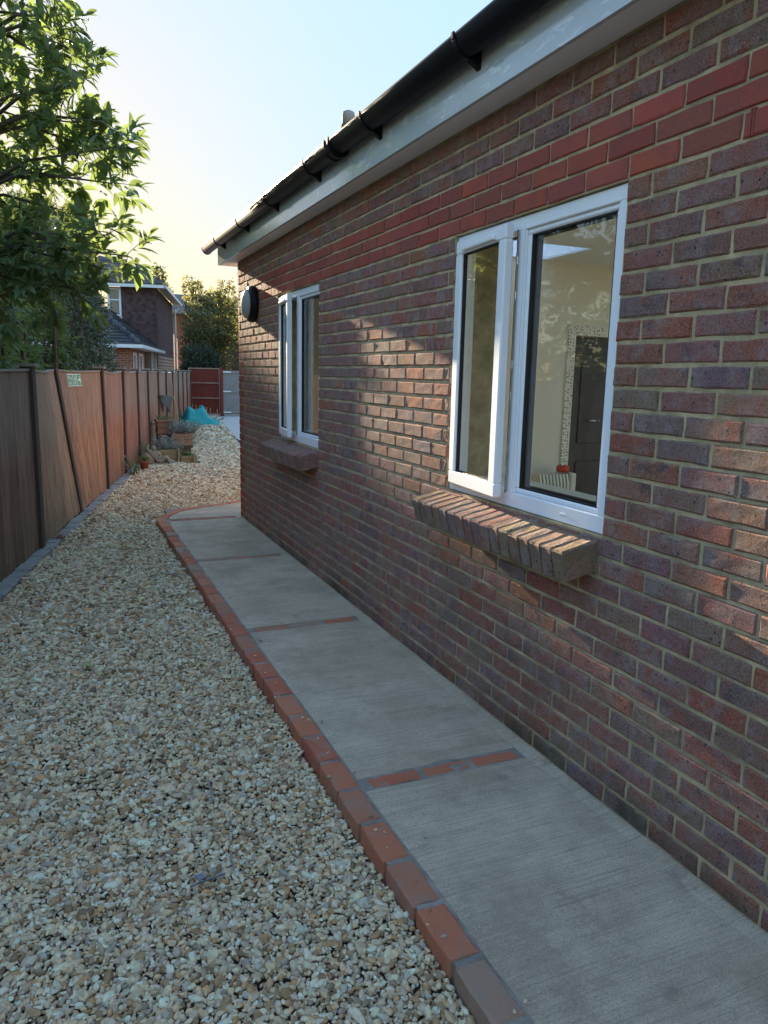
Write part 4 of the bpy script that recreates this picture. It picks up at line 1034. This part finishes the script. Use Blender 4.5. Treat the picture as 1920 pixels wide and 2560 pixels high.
# ------------------------------------------------------------------ generic bushes and far trees
def blob_tree(name, loc, blobs, n, leaf, mat, label, cat, trunk_h, wr=.6, tmean=.45, group=None, tr=.1, shell=.55):
    loc = Vector(loc); t = empty(name, loc, label=label, cat=cat, group=group)
    vol = np.array([b[3]*b[4]*b[5] for b in blobs])**.7; vol /= vol.sum(); Ps, Ns = [], []
    for b, f in zip(blobs, vol):
        k = int(n*f)+1; d = rand_dir(k); rr = (shell+(1-shell)*nrg.random(k))*(1+.22*np.sin(d[:, 0]*7+b[0]*3)*np.sin(d[:, 2]*6+b[2])*np.sin(d[:, 1]*5))
        Ps.append(np.array(b[:3])+d*rr[:, None]*np.array(b[3:6])); Ns.append(d)
    P = np.concatenate(Ps); N = np.concatenate(Ns)
    D = norm(rand_dir(len(P))+.5*N+np.array([0, 0, .1])); U = norm(rand_dir(len(P))+.6*N+np.array([0, 0, .5]))
    V, F, tc = leaves(P, D, U, leaf*nrg.uniform(.6, 1.4, len(P)), wr, QT, QF, np.clip(nrg.normal(tmean, .28, len(P)), 0, 1))
    np_mesh('crown', V, F, mat, t, tc, False, kind='stuff')
    b = MB(); top = max(blobs, key=lambda q: q[2]); b.tube([(0, 0, -.2), (.05, .02, trunk_h*.5), (blobs[0][0]*.4, blobs[0][1]*.4, trunk_h)], [tr, tr*.8, tr*.5], 8)
    for q in blobs:
        b.tube([(blobs[0][0]*.4, blobs[0][1]*.4, trunk_h*.9), (q[0]*.6, q[1]*.6, (trunk_h+q[2])*.5), (q[0], q[1], q[2]+q[5]*.6)], [tr*.45, tr*.3, tr*.1], 5, caps=False)
    b.build('trunk', MAT['bark'], t, fix=False)
    return t
blob_tree('tall_bush', (6.2, 33.2, -.1), [(-.15, 0, 3.6, 1.15, 1.2, 1.3), (.9, .2, 3.4, .9, 1.1, 1.3), (-.5, 0, 2.4, .9, 1., 1.2), (.7, 0, 2.2, 1.1, 1., 1.3), (-.9, .2, 4.9, .28, .3, .75), (-.55, .1, 5.0, .25, .3, .5), (.45, 0, 4.9, .22, .25, .65), (.85, .1, 4.8, .22, .3, .8), (.1, 0, 4.6, .5, .5, .5)], 15000, .12, MAT['bush'], 'tall olive green bush growing behind the red fence panel', 'bush', 2.2, tmean=.5)
blob_tree('dark_shrub', (5.35, 31.2, -.1), [(0, 0, 1.9, .75, .7, .85), (.5, .1, 1.7, .6, .6, .8), (-.4, 0, 1.4, .5, .5, .7)], 7000, .09, MAT['dark_bush'], 'low dark evergreen shrub in front of the olive bush', 'bush', 1.0)
blob_tree('bare_shrub', (6.75, 31.0, -.1), [(0, 0, 1.9, .55, .5, .95), (.35, .1, 1.6, .5, .5, .8), (-.25, 0, 1.3, .5, .4, .7)], 4200, .09, MAT['twig_bush'], 'brown twiggy shrub beside the dark evergreen by the gate', 'bush', 1.2, wr=.2)
blob_tree('conifer_top', (5.3, 45, 0), [(0, 0, 5.4, 1.0, 1.0, 1.4), (.2, 0, 6.6, .45, .5, .8)], 2600, .16, MAT['far'], 'small tree top showing behind the neighbouring tiled roof', 'tree', 4.5)
far = []
for (x, y, hz, rx, lab) in [(.55, 37.6, 8.92, 1.35, 'sunlit tree beside the tiled house beyond the laurel'), (-1.9, 38.0, 9.3, 2.3, 'broad tree second along from the tiled house'), (-6.2, 38.8, 9.2, 2.6, 'broad tree third along from the tiled house'), (-11, 39, 9.5, 3.0, 'broad tree farthest along from the tiled house')]:
    bl_ = [(0, 0, hz*.33, rx, 1.6, hz*.34), (0, 0, hz*.60, rx*.95, 1.5, hz*.27), (rx*.2, 0, hz*.80, rx*.8, 1.3, hz*.16), (-rx*.45, .2, hz*.83, rx*.6, 1.2, hz*.16), (rx*.55, 0, hz*.48, rx*.5, 1.2, hz*.3)]
    blob_tree('broad_tree', (x, y, -.1), bl_, int((20000 if rx < 1.5 else 9000)*rx/1.6), .26, MAT['far'], lab, 'tree', hz*.5, wr=.7, tr=.2, shell=.3, group='trees along the far boundary')

# ------------------------------------------------------------------ neighbouring tile hung house
nh = empty('tile_hung_house', (4.03, 34.0, 0), -math.atan(.222), label='neighbouring house with purple hung tiles, white gutters and low front wing', cat='house')
def NHp(b, name, m, parent=None, **k): return b.build(name, m, parent or nh, **k)
UL = -1.95
b = MB(); b.box((UL, 0, -.2), (0, 8.4, 2.2)); NHp(b, 'wall', MAT['farbrick'])
b = MB(); b.box((UL, .03, 2.2), (-.03, 8.4, 4.95)); uw = NHp(b, 'upper_wall', MAT['tile'])
row = 0; z = 2.18; gauge = .115
tl = MB(); tl.box((-.083, -.012, 0), (.083, .012, .17)); tme = []
for q in range(5):
    t_ = MB(); t_.box((-.082, -.010, 0), (.082, .010, .16), (.1+.2*q,)*3, M=Matrix.Rotation(R(5), 4, 'X'))
    o = t_.build('tile', MAT['tile'], uw) ; tme.append(o.data); 
    o.location = (UL+.1+q*.167, .012, z)
side = MB()
while z < 4.85:
    x = -.085-(.0835 if row % 2 else 0)
    while x > UL-.05:
        if not (x < -1.36 and 3.70 < z+.08 < 4.95):
            if not (row == 0 and x < UL+.9 and x > UL):
                o = bpy.data.objects.new('tile', tme[rng.randrange(5)]); COL.objects.link(o); o.parent = uw; o.location = (x, .012+rng.uniform(-.003, .003), z)
        x -= .167
    yy = .09+(.0835 if row % 2 else 0)
    while yy < 8.3:
        side.box((-.022, yy-.082, z), (.003, yy+.082, z+.16), (rng.random(),)*3, M=Matrix.Translation((-.012, 0, z)) @ Matrix.Rotation(R(-5), 4, 'Y') @ Matrix.Translation((.012, 0, -z))); yy += .167
    z += gauge; row += 1
o = side.build('side_tiles', MAT['tile'], uw, kind='stuff')
# upper window
b = MB(); wx0, wx1, wz0, wz1 = UL+.02, -1.40, 3.74, 4.90
for (p, q) in (((wx0, -.06, wz0), (wx1, .02, wz0+.09)), ((wx0, -.06, wz1-.07), (wx1, .02, wz1)), ((wx1-.08, -.06, wz0+.09), (wx1, .02, wz1-.07)), ((wx0, -.06, wz0+.09), (wx0+.07, .02, wz1-.07)), ((wx0, -.05, 4.40), (wx1-.08, .01, 4.45))): b.box(p, q)
wo = NHp(b, 'window', MAT['upvc']); b = MB(); b.box((wx0+.07, -.015, wz0+.09), (wx1-.08, -.010, wz1-.07)); NHp(b, 'pane', MAT['glass'], wo); b = MB(); b.box((UL, -.03, 3.50), (wx1+.02, .02, 3.735)); NHp(b, 'apron', MAT['upvc'])
# main roof: hipped
ez, ov, pt_ = 5.05, .38, math.tan(R(33)); hx = 4.2
rf = MB(); A_ = (ov, -ov, ez); B_ = (UL-ov, -ov, ez); C_ = (ov, 8.4+ov, ez); kk = (8.4+2*ov)/2
ap = (ov-kk, -ov+kk, ez+kk*pt_); ap2 = (UL-ov, -ov+kk, ez+kk*pt_)
rf.face([0, 1, 2, 3]); rf.v += [A_, B_, (UL-ov, -ov+2.0, ez+2.0*pt_), (ov-2.0, -ov+2.0, ez+2.0*pt_)]
n = len(rf.v); rf.v += [A_, (ov-2.0, -ov+2.0, ez+2.0*pt_), (ov-2.0, 8.4+ov-2.0, ez+2.0*pt_), C_]; rf.face([n, n+1, n+2, n+3])
n = len(rf.v); rf.v += [(UL-ov, -ov+2.0, ez+2.0*pt_), (UL-ov, 6.4, ez+2.0*pt_), (ov-2.0, 6.4, ez+2*pt_), (ov-2.0, -ov+2.0, ez+2.0*pt_)]; rf.face([n, n+1, n+2, n+3])
mr = NHp(rf, 'roof', MAT['rooftile'])
Mt = Matrix.Rotation(R(33), 4, 'X')
for r_ in range(8):                            # pantile rolls on the front slope
    k0 = r_*.28; x = ov-k0-.05
    while x > UL-ov+.02:
        t_ = MB(); pr = [(-.15, .0), (-.09, .035), (-.02, .045), (.05, .02), (.15, .0), (.15, -.02), (-.15, -.02)]
        m_ = len(pr)
        for yy in (0, .40):
            for a, h in pr: t_.v.append((a, yy, h))
        cc = (rng.random(),)*3
        for q in range(m_): t_.face((q, (q+1) % m_, m_+(q+1) % m_, m_+q), cc)
        t_.face(range(m_), cc)
        M = Matrix.Translation((x-.15, -ov-.02+k0*math.cos(R(33))*1.0, ez+.03+k0*math.sin(R(33))+.012)) @ Matrix.Rotation(R(29), 4, 'X')
        place(t_, M); NHp(t_, 'tile', MAT['rooftile'], mr); x -= .30
b = MB(); b.box((UL-ov, -ov-.10, ez-.12), (ov+.10, -ov, ez+.0)); b.box((ov, -ov-.10, ez-.12), (ov+.10, 8.4+ov, ez)); NHp(b, 'gutter', MAT['white'])
b = MB(); b.box((UL-ov, -ov, ez-.03), (ov, .02, ez-.015)); b.box((0.005, .02, ez-.03), (ov, 8.4+ov, ez-.015)); NHp(b, 'soffit', MAT['white'])
b = MB(); b.tube([(.30, 8.3, 4.9), (.12, 8.3, 4.55), (.10, 8.3, 1.5)], .05, 8); NHp(b, 'downpipe', MAT['white'])
# low wing towards the fence
WV = -7.7; b = MB(); b.box((-4.2, WV+.25, -.2), (-.10, -.02, 2.30)); NHp(b, 'wing_wall', MAT['farbrick'])
pz = math.tan(R(38)); rf = MB(); E0 = 2.36; KW = 2.15
P1 = (.22, WV, E0); P2 = (-4.4, WV, E0); P3 = (.22-KW, WV+KW, E0+KW*pz); P4 = (.22, -.02, E0); P5 = (.22-KW, -.02, E0+KW*pz)
rf.v = [P1, P2, P3, P4, P5, (-4.4, -.02, E0)]; rf.face((0, 2, 1)); rf.face((0, 3, 4, 2)); rf.face((1, 2, 4, 5))
wr_ = NHp(rf, 'wing_roof', MAT['darkroof'])
ht = [Vector(P1).lerp(Vector(P3), t/14) for t in range(15)]
for k in range(14):
    b = MB(); b.tube([ht[k]+Vector((0, 0, .015)), ht[k+1]+Vector((0, 0, .055))], [.075, .095], 8, (rng.random(),)*3); NHp(b, 'hip_tile', MAT['darkroof'], wr_)
cs_ = MB()
for k in range(1, 16):                         # raised course edges on the wing roof
    t = k/16.; q = KW*t
    for (p, r_) in (((.22-q, WV+q), (.22-q, -.03)), ((.22-q, WV+q), (-4.4+q*.9, WV+q))):
        z_ = E0+q*pz; 
        if p[0] == r_[0]: cs_.box((p[0]-.05, p[1], z_-.01), (p[0]+.045, r_[1], z_+.028), (rng.random(),)*3)
        else: cs_.box((r_[0], p[1]-.045, z_-.01), (p[0], p[1]+.05, z_+.028), (rng.random(),)*3)
NHp(cs_, 'tile_courses', MAT['darkroof'], wr_)
b = MB(); b.box((.22, WV, E0-.10), (.33, -.03, E0+.01)); b.box((-4.4, WV-.11, E0-.10), (.33, WV, E0+.01)); NHp(b, 'wing_gutter', MAT['white'])
b = MB(); b.box((-.10, WV+.25, E0-.12), (.22, -.03, E0-.10)); NHp(b, 'wing_soffit', MAT['white'])
for (v0, v1) in ((-7.0, -6.2), (-5.4, -4.4)):
    b = MB()
    for (p, q) in (((-.12, v0, 1.25), (-.07, v1, 1.33)), ((-.12, v0, 2.05), (-.07, v1, 2.13)), ((-.12, v0, 1.33), (-.07, v0+.08, 2.05)), ((-.12, v1-.08, 1.33), (-.07, v1, 2.05))): b.box(p, q)
    o = NHp(b, 'window', MAT['upvc']); q = MB(); q.box((-.115, v0+.08, 1.33), (-.095, v1-.08, 2.05)); NHp(q, 'pane', MAT['glass'], o)
b = MB(); b.box((-.115, -3.6, -.1), (-.085, -2.0, 2.2)); NHp(b, 'recess_shade', MAT['darkdoor'])  # dark sheet stands in for the shade of the porch recess
for v0 in (-1.7, -.5):
    b = MB(); b.box((-.09, v0, -.1), (.0, v0+.1, 2.25)); NHp(b, 'door_post', MAT['white'])

# distant roof behind the tall bush
bh = empty('background_house', (9.5, 46, 0), label='distant roof and wall showing behind the tall olive bush', cat='house')
b = MB(); b.box((-2.9, 0, -.2), (3.5, 6, 4.9)); b.build('wall', MAT['farbrick'], bh)
b = MB(); b.v = [(-3.2, -.4, 4.8), (3.9, -.4, 4.8), (3.9, 3, 6.2), (-2.7, 3, 6.2), (3.9, 6.4, 4.8), (-3.2, 6.4, 4.8)]; b.face((0, 1, 2, 3)); b.face((3, 2, 4, 5)); b.face((0, 3, 5)); b.face((1, 4, 2)); b.build('roof', MAT['rooftile'], bh)

# ------------------------------------------------------------------ red fence panel and gate at the end
rp = empty('red_fence_panel', (4.45, 28.55, ZG), math.atan2(-.42, 1.06), label='dark red fence panel with pale rails beside the grey gate', cat='fence')
Wd = 1.16
for k in range(9):
    b = MB(); b.box((k*Wd/9+.003, .0, .05), ((k+1)*Wd/9-.003, .018, 1.70), M=Matrix.Translation((0, rng.uniform(-.004, .004), 0))); b.build('board', MAT['redwood'], rp)
for z_ in (.06, .62, 1.17, 1.69):
    b = MB(); b.box((.045, -.042, z_), (Wd-.045, -.006, z_+.045)); b.build('rail', MAT['paleframe'], rp)
for x in (0, Wd-.045):
    b = MB(); b.box((x, -.045, .04), (x+.044, -.006, 1.735)); b.build('stile', MAT['paleframe'], rp)
b = MB(); b.box((Wd+.01, -.06, -.1), (Wd+.12, .05, 1.75)); b.build('post', MAT['redwood'], rp)
gt_ = empty('garden_gate', (5.60, 27.95, ZG), label='grey weathered wooden gate with diagonal braces at path end', cat='gate')
for k in range(8):
    b = MB(); b.box((k*.125+.003, 0, .06), ((k+1)*.125-.003, .02, 1.66-rng.uniform(0, .01))); b.build('board', MAT['greywood'], gt_)
for z_ in (.10, .86, 1.56):
    b = MB(); b.box((0, -.034, z_), (1.0, -.004, z_+.09)); b.build('rail', MAT['greywood'], gt_)
for (z0, z1) in ((.19, .86), (.95, 1.56)):
    b = MB(); b.v = [(.02, -.03, z0), (.12, -.03, z0), (.98, -.03, z1), (.88, -.03, z1), (.02, -.005, z0), (.12, -.005, z0), (.98, -.005, z1), (.88, -.005, z1)]
    for f in ((0, 1, 2, 3), (4, 7, 6, 5), (0, 4, 5, 1), (1, 5, 6, 2), (2, 6, 7, 3), (3, 7, 4, 0)): b.face(f)
    b.build('brace', MAT['greywood'], gt_)
for z_ in (.14, .90, 1.60):
    b = MB(); b.box((-.03, -.044, z_-.02), (.28, -.035, z_+.02)); b.build('hinge', MAT['swhite'], gt_)
b = MB(); b.box((-.11, -.06, -.1), (-.01, .05, 1.70)); b.build('post', MAT['redwood'], gt_)

# ------------------------------------------------------------------ planters and garden things
def planter(name, x, y, z, w_, d_, h_, rows, mat, label, rz=0):
    p = empty(name, (x, y, z), rz, label=label, cat='planter')
    for r_ in range(rows):
        z0, z1 = r_*h_/rows+.002, (r_+1)*h_/rows-.004
        for (a, b_) in (((0, 0), (w_, .022)), ((0, d_-.022), (w_, d_)), ((0, .022), (.022, d_-.022)), ((w_-.022, .022), (w_, d_-.022))):
            b = MB(); b.box((a[0], a[1], z0), (b_[0], b_[1], z1), bev=.003); b.build('board', mat, p)
    b = MB(); b.box((.02, .02, .01), (w_-.02, d_-.02, h_-.03)); b.build('soil', MAT['soil'], p)
    return p
planter('wooden_planter', 1.79, 15.5, .30, .31, .35, .23, 2, MAT['planter'], 'small brown box planter raised highest beside the fence')
b = MB(); b.box((1.765, 15.47, .535), (2.125, 15.88, .575), bev=.004); b.box((1.70, 15.55, .46), (1.785, 15.75, .50)); 
tag(b.build('planter_rim', MAT['planter']), 'flat brown wooden rim lying on the highest box planter', 'rim')
b = MB(); 
for (x, y) in ((1.83, 15.55), (2.04, 15.55), (1.83, 15.8), (2.04, 15.8)): b.box((x-.03, y-.03, ZG), (x+.03, y+.03, .28), bev=.003)
b.box((1.80, 15.52, .275), (2.08, 15.84, .297)); tag(b.build('wooden_stand', MAT['darkdoor']), 'dark wooden stand under the highest box planter', 'stand')
planter('wooden_planter', 2.03, 15.0, .105, .36, .42, .235, 2, MAT['planter'], 'brown box planter with silver plants on a dark crate', -.12)
b = MB(); b.box((2.06, 15.02, ZG), (2.36, 15.36, .06), bev=.004); b.box((2.03, 14.99, .062), (2.40, 15.39, .10), bev=.004); tag(b.build('wooden_crate', MAT['darkdoor']), 'dark wooden crate under the planter of silver plants', 'crate')
planter('stepped_planter', 1.58, 13.48, ZG, .33, .45, .245, 3, MAT['oldplanter'], 'mossy pale plank planter behind the stone statue', -.03)
planter('stepped_planter', 1.935, 13.47, ZG, .285, .40, .13, 2, MAT['oldplanter'], 'low mossy plank planter beside the taller mossy one', -.03)
b = MB(); b.box((1.875, 13.42, ZG), (1.915, 13.455, .21), bev=.003); b.box((2.14, 13.40, ZG), (2.18, 13.435, .11), bev=.003); 
tag(b.build('wooden_stake', MAT['oldplanter']), 'pair of mossy stakes fixed against the low plank planters', 'stake')
def plant(name, loc, rad, h_, n, mat, leaf, label, wr=.12, droop=.3):
    loc = Vector(loc); p = empty(name, loc, label=label, cat='plant')
    a = nrg.uniform(0, 6.28, n); r_ = rad*np.sqrt(nrg.random(n)); O = np.stack([np.cos(a)*r_*.6, np.sin(a)*r_*.6, np.zeros(n)], 1)
    D = np.stack([np.cos(a)*r_/rad*.8+nrg.normal(0, .2, n), np.sin(a)*r_/rad*.8+nrg.normal(0, .2, n), np.full(n, 1.1)], 1); D = norm(D); hh = h_*nrg.uniform(.5, 1.1, n)
    Ps, Ds, Ls = [], [], []
    for k in range(7):
        t = (k+1)/7; q = O+D*(hh*t)[:, None]; q[:, 2] -= droop*(hh*t)**2; Ps.append(q); Ds.append(norm(D*.7+rand_dir(n)*.8)); Ls.append(leaf*nrg.uniform(.6, 1.3, n))
    P = np.concatenate(Ps); D2 = np.concatenate(Ds); Lx = np.concatenate(Ls)
    V, F, tc = leaves(P, D2, norm(rand_dir(len(P))+np.array([0, 0, .8])), Lx, wr, QT, QF, nrg.random(len(P)))
    np_mesh('leaves', V, F, mat, p, tc, False, kind='stuff')
    st = MB()
    for i in range(min(n, 40)): st.tube([O[i], O[i]+D[i]*hh[i]*.5, O[i]+D[i]*hh[i]-np.array([0, 0, droop*hh[i]**2])], [.003, .0025, .001], 4, caps=False)
    st.build('stem', MAT['bark'], p, fix=False); return p
plant('green_plant', (1.95, 15.66, .50), .16, .16, 60, MAT['green_leaf'], .05, 'small green plant filling the highest box planter', .35)
plant('silver_plant', (2.28, 15.3, .31), .30, .30, 130, MAT['grey_leaf'], .06, 'silvery shrub spilling from the lower brown box planter', .3)
plant('dry_lavender', (1.73, 13.7, .16), .24, .22, 130, MAT['grey_leaf'], .05, 'grey dry lavender filling the mossy planter behind the statue', .14)
plant('green_plant', (2.05, 13.68, .05), .13, .08, 40, MAT['green_leaf'], .04, 'sparse seedlings in the low mossy plank planter', .3)
plant('blue_green_plant', (1.93, 14.4, ZG), .16, .55, 50, MAT['grey_leaf'], .06, 'blue green leafy stems between the mossy and brown planters', .3)
plant('green_plant', (1.36, 13.85, ZG), .18, .42, 60, MAT['green_leaf'], .05, 'straggly green plant against the fence behind the statue', .3)
plant('twiggy_plant', (2.45, 16.6, ZG), .35, .62, 80, MAT['twig_bush'], .06, 'brown twiggy stems between box planters and teal tarpaulin', .15)
plant('weed_plant', (.98, 11.95, ZG), .07, .35, 16, MAT['green_leaf'], .05, 'thin weed climbing the fence foot near the terracotta pot', .5)
plant('dry_grass_tuft', (-.06, 7.5, ZG), .05, .07, 30, MAT['plank'], .04, 'small dry grass tuft at the fence foot', .15)
# pot
b = MB(); b.lathe([(.052, 0), (.075, .12), (.083, .12), (.083, .15), (.072, .15), (.068, .12), (.02, .115)], 22); po = b.build('flower_pot', MAT['terracotta']); po.location = (1.235, 12.66, ZG)
tag(po, 'small terracotta pot on gravel beside the statue', 'pot')
plant('pot_plant', (1.235, 12.66, .06), .08, .09, 30, MAT['green_leaf'], .05, 'little green plant growing in the terracotta pot', .4)
# reclining stone figure
sv = [(0, 0, .10), (-.025, 0, .16), (-.05, 0, .225), (-.055, -.005, .268), (-.055, -.015, .315), (-.055, -.012, .350), (-.105, 0, .245), (-.165, -.01, .305), (-.125, .01, .365), (.010, -.015, .240), (.065, -.05, .180), (.015, -.075, .140), (.050, -.035, .085), (.150, -.055, .175), (.205, -.065, .065), (.250, -.085, .045), (.055, .035, .085), (.185, .015, .110), (.280, -.005, .060), (.330, -.020, .045)]
se = [(0, 1), (1, 2), (2, 3), (3, 4), (4, 5), (2, 6), (6, 7), (7, 8), (2, 9), (9, 10), (10, 11), (0, 12), (12, 13), (13, 14), (14, 15), (0, 16), (16, 17), (17, 18), (18, 19)]
sr = [.062, .058, .056, .022, .046, .036, .030, .022, .018, .030, .022, .018, .046, .034, .022, .022, .046, .034, .022, .022]
sme = bpy.data.meshes.new('stone_statue'); sme.from_pydata(sv, se, []); st_o = bpy.data.objects.new('stone_statue', sme); COL.objects.link(st_o); st_o.location = (1.50, 13.2, ZG-.01)
md = st_o.modifiers.new('skin', 'SKIN')
if not sme.skin_vertices: sme.attributes.new
for i, r_ in enumerate(sr):
    try: sme.skin_vertices[0].data[i].radius = (r_, r_)
    except Exception: pass
try: sme.skin_vertices[0].data[0].use_root = True
except Exception: pass
st_o.modifiers.new('sub', 'SUBSURF').levels = 2; st_o.modifiers['sub'].render_levels = 2; sme.materials.append(MAT['stone'])
tag(st_o, 'weathered stone reclining figure statue with arm raised to its head', 'statue')
b = MB(); b.box((-.12, -.09, 0), (.36, .09, .055), bev=.02); o = b.build('statue_base', MAT['stone'], st_o)
b = MB(); bmr = bmesh.new(); bmesh.ops.create_icosphere(bmr, subdivisions=2, radius=1)
b.v = [tuple(Vector((v.co.x*.12-.12, v.co.y*.10+.06, v.co.z*.15+.13))*(1+.12*mnoise.noise(v.co*1.7))) for v in bmr.verts]; [b.face([v.index for v in f.verts], sm=True) for f in bmr.faces]; bmr.free(); b.build('statue_rock', MAT['stone'], st_o)
# cloth hung over the fence
cl = MB(); N1, N2 = 9, 8
pts_ = {}
for i in range(N1+1):
    for j in range(N2+1):
        s, t = i/N1, j/N2; y = 16.9+1.6*s; d_ = (.34*math.sin(s*math.pi*.5)**1.2)*t if s > .02 else .02*t
        p = Vector((fence_x(y), y, 1.02-.06*s-d_*1.15))+FN*(.07+.16*s*(1-.4*t)+.03*math.sin(s*9+t*3)); cl.v.append(tuple(p))
for i in range(N1):
    for j in range(N2): a = i*(N2+1)+j; cl.face((a, a+1, a+N2+2, a+N2+1), sm=True)
o = cl.build('hanging_cloth', MAT['cloth'], fix=False); tag(o, 'dark grey cloth hung on the fence above the planters', 'cloth'); s_ = o.modifiers.new('thick', 'SOLIDIFY'); s_.thickness = .006
b = MB(); b.box((fence_x(20)+.06, 19.97, ZG), (fence_x(20)+.085, 20.04, 1.25), M=None); tag(b.build('timber_plank', MAT['plank']), 'pale upright plank leaning on the far fence', 'plank')
b = MB(); b.tube([(2.84, 19.9, ZG+.05), (2.80, 19.95, .55), (2.73, 20.0, .90)], [.014, .014, .016], 8); hb = b.build('broom_handle', MAT['plank']); tag(hb, 'pale wooden tool handle leaning beside the tarpaulin', 'tool')
b = MB(); b.box((2.78, 19.85, ZG), (2.92, 19.93, ZG+.09), bev=.015); o = b.build('tool_head', MAT['darkdoor'], hb)
# teal tarpaulin heap
tv = MB(); NX, NY = 36, 26
def tz(u, v):
    e = max(0, 1-(abs(u)**2.6))*max(0, 1-abs(v)**2.6); pk = .40*math.exp(-(max(0, abs(u+.06)-.34)/.26)**2-(v/.75)**2)+.16*math.exp(-((u+.55)/.28)**2-(v/.7)**2)+.12*math.exp(-((u-.20)/.13)**2-(v/.5)**2)+.16*math.exp(-((u-.80)/.16)**2-(v/.6)**2)
    rdg = .16*abs(mnoise.noise((u*2.3+v, v*1.7, 3.1)))+.07*abs(mnoise.noise((u*5-v*2, v*3, 7.7)))
    return (pk+rdg)*min(1, e*2.2)+.01
for i in range(NX+1):
    for j in range(NY+1):
        u, v = -1+2*i/NX, -1+2*j/NY; wob = 1+.10*mnoise.noise((u*2, v*2, 9))
        tv.v.append((.64*u*wob, .52*v*wob, tz(u, v)))
for i in range(NX):
    for j in range(NY): a = i*(NY+1)+j; tv.face((a, a+NY+1, a+NY+2, a+1), sm=True)
o = tv.build('tarpaulin', MAT['tarp'], fix=False); o.location = (3.90, 23.3, ZG+.005); tag(o, 'crumpled teal tarpaulin heap beside the far patio', 'tarpaulin')
o.modifiers.new('thick', 'SOLIDIFY').thickness = .004
# hose
hp = [(5.3, 26.4, -.03), (4.9, 25.2, -.03), (4.45, 23.2, -.03), (4.1, 20.4, -.03), (3.92, 18.5, -.035), (3.83, 17.1, -.035), (3.9, 15.5, -.035), (4.3, 13, -.035)]
b = MB(); b.tube(hp, .017, 7); tag(b.build('garden_hose', MAT['hose']), 'black hose lying along the edge of the far patio', 'hose')
# small things on the gravel
b = MB(); V_ = LT*np.array([.55, 1, .8])*.085; b.v = [tuple(v) for v in V_]; 
for f in LF: b.face(f, (.9, .9, .9), True)
o = b.build('fallen_leaf', m_leaf('pale_leaf', (.32, .42, .14), (.40, .50, .20), (.4, .5, .2), .3, .5, .3), fix=False); o.location = (.104, 4.087, -.028); o.rotation_euler = (.15, .1, 1.2); tag(o, 'single pale green leaf lying on the gravel', 'leaf')
for (p, q, lab) in [((.465, 2.739, -.036), (.454, 2.587, -.040), 'thin metal strip half buried in gravel closest to the brick edging'), ((.30, 2.136, -.040), (.41, 2.146, -.030), 'thin metal strip half buried with square plate beside it'), ((.449, 2.251, -.038), (.439, 2.154, -.034), 'short metal strip half buried above the square plate')]:
    b = MB(); d = Vector(q)-Vector(p); M = Matrix.Translation(p) @ d.to_track_quat('X', 'Z').to_matrix().to_4x4(); b.box((0, -.0025, -.002), (d.length, .0025, .002), M=M); tag(b.build('metal_strip', MAT['dull']), lab, 'strip')
b = MB(); b.box((-.013, -.012, 0), (.013, .012, .003), M=Matrix.Translation((.335, 2.155, -.030)) @ Matrix.Rotation(.4, 4, 'Z') @ Matrix.Rotation(.2, 4, 'X')); tag(b.build('metal_plate', MAT['dull']), 'small square metal plate lying in the gravel', 'plate')
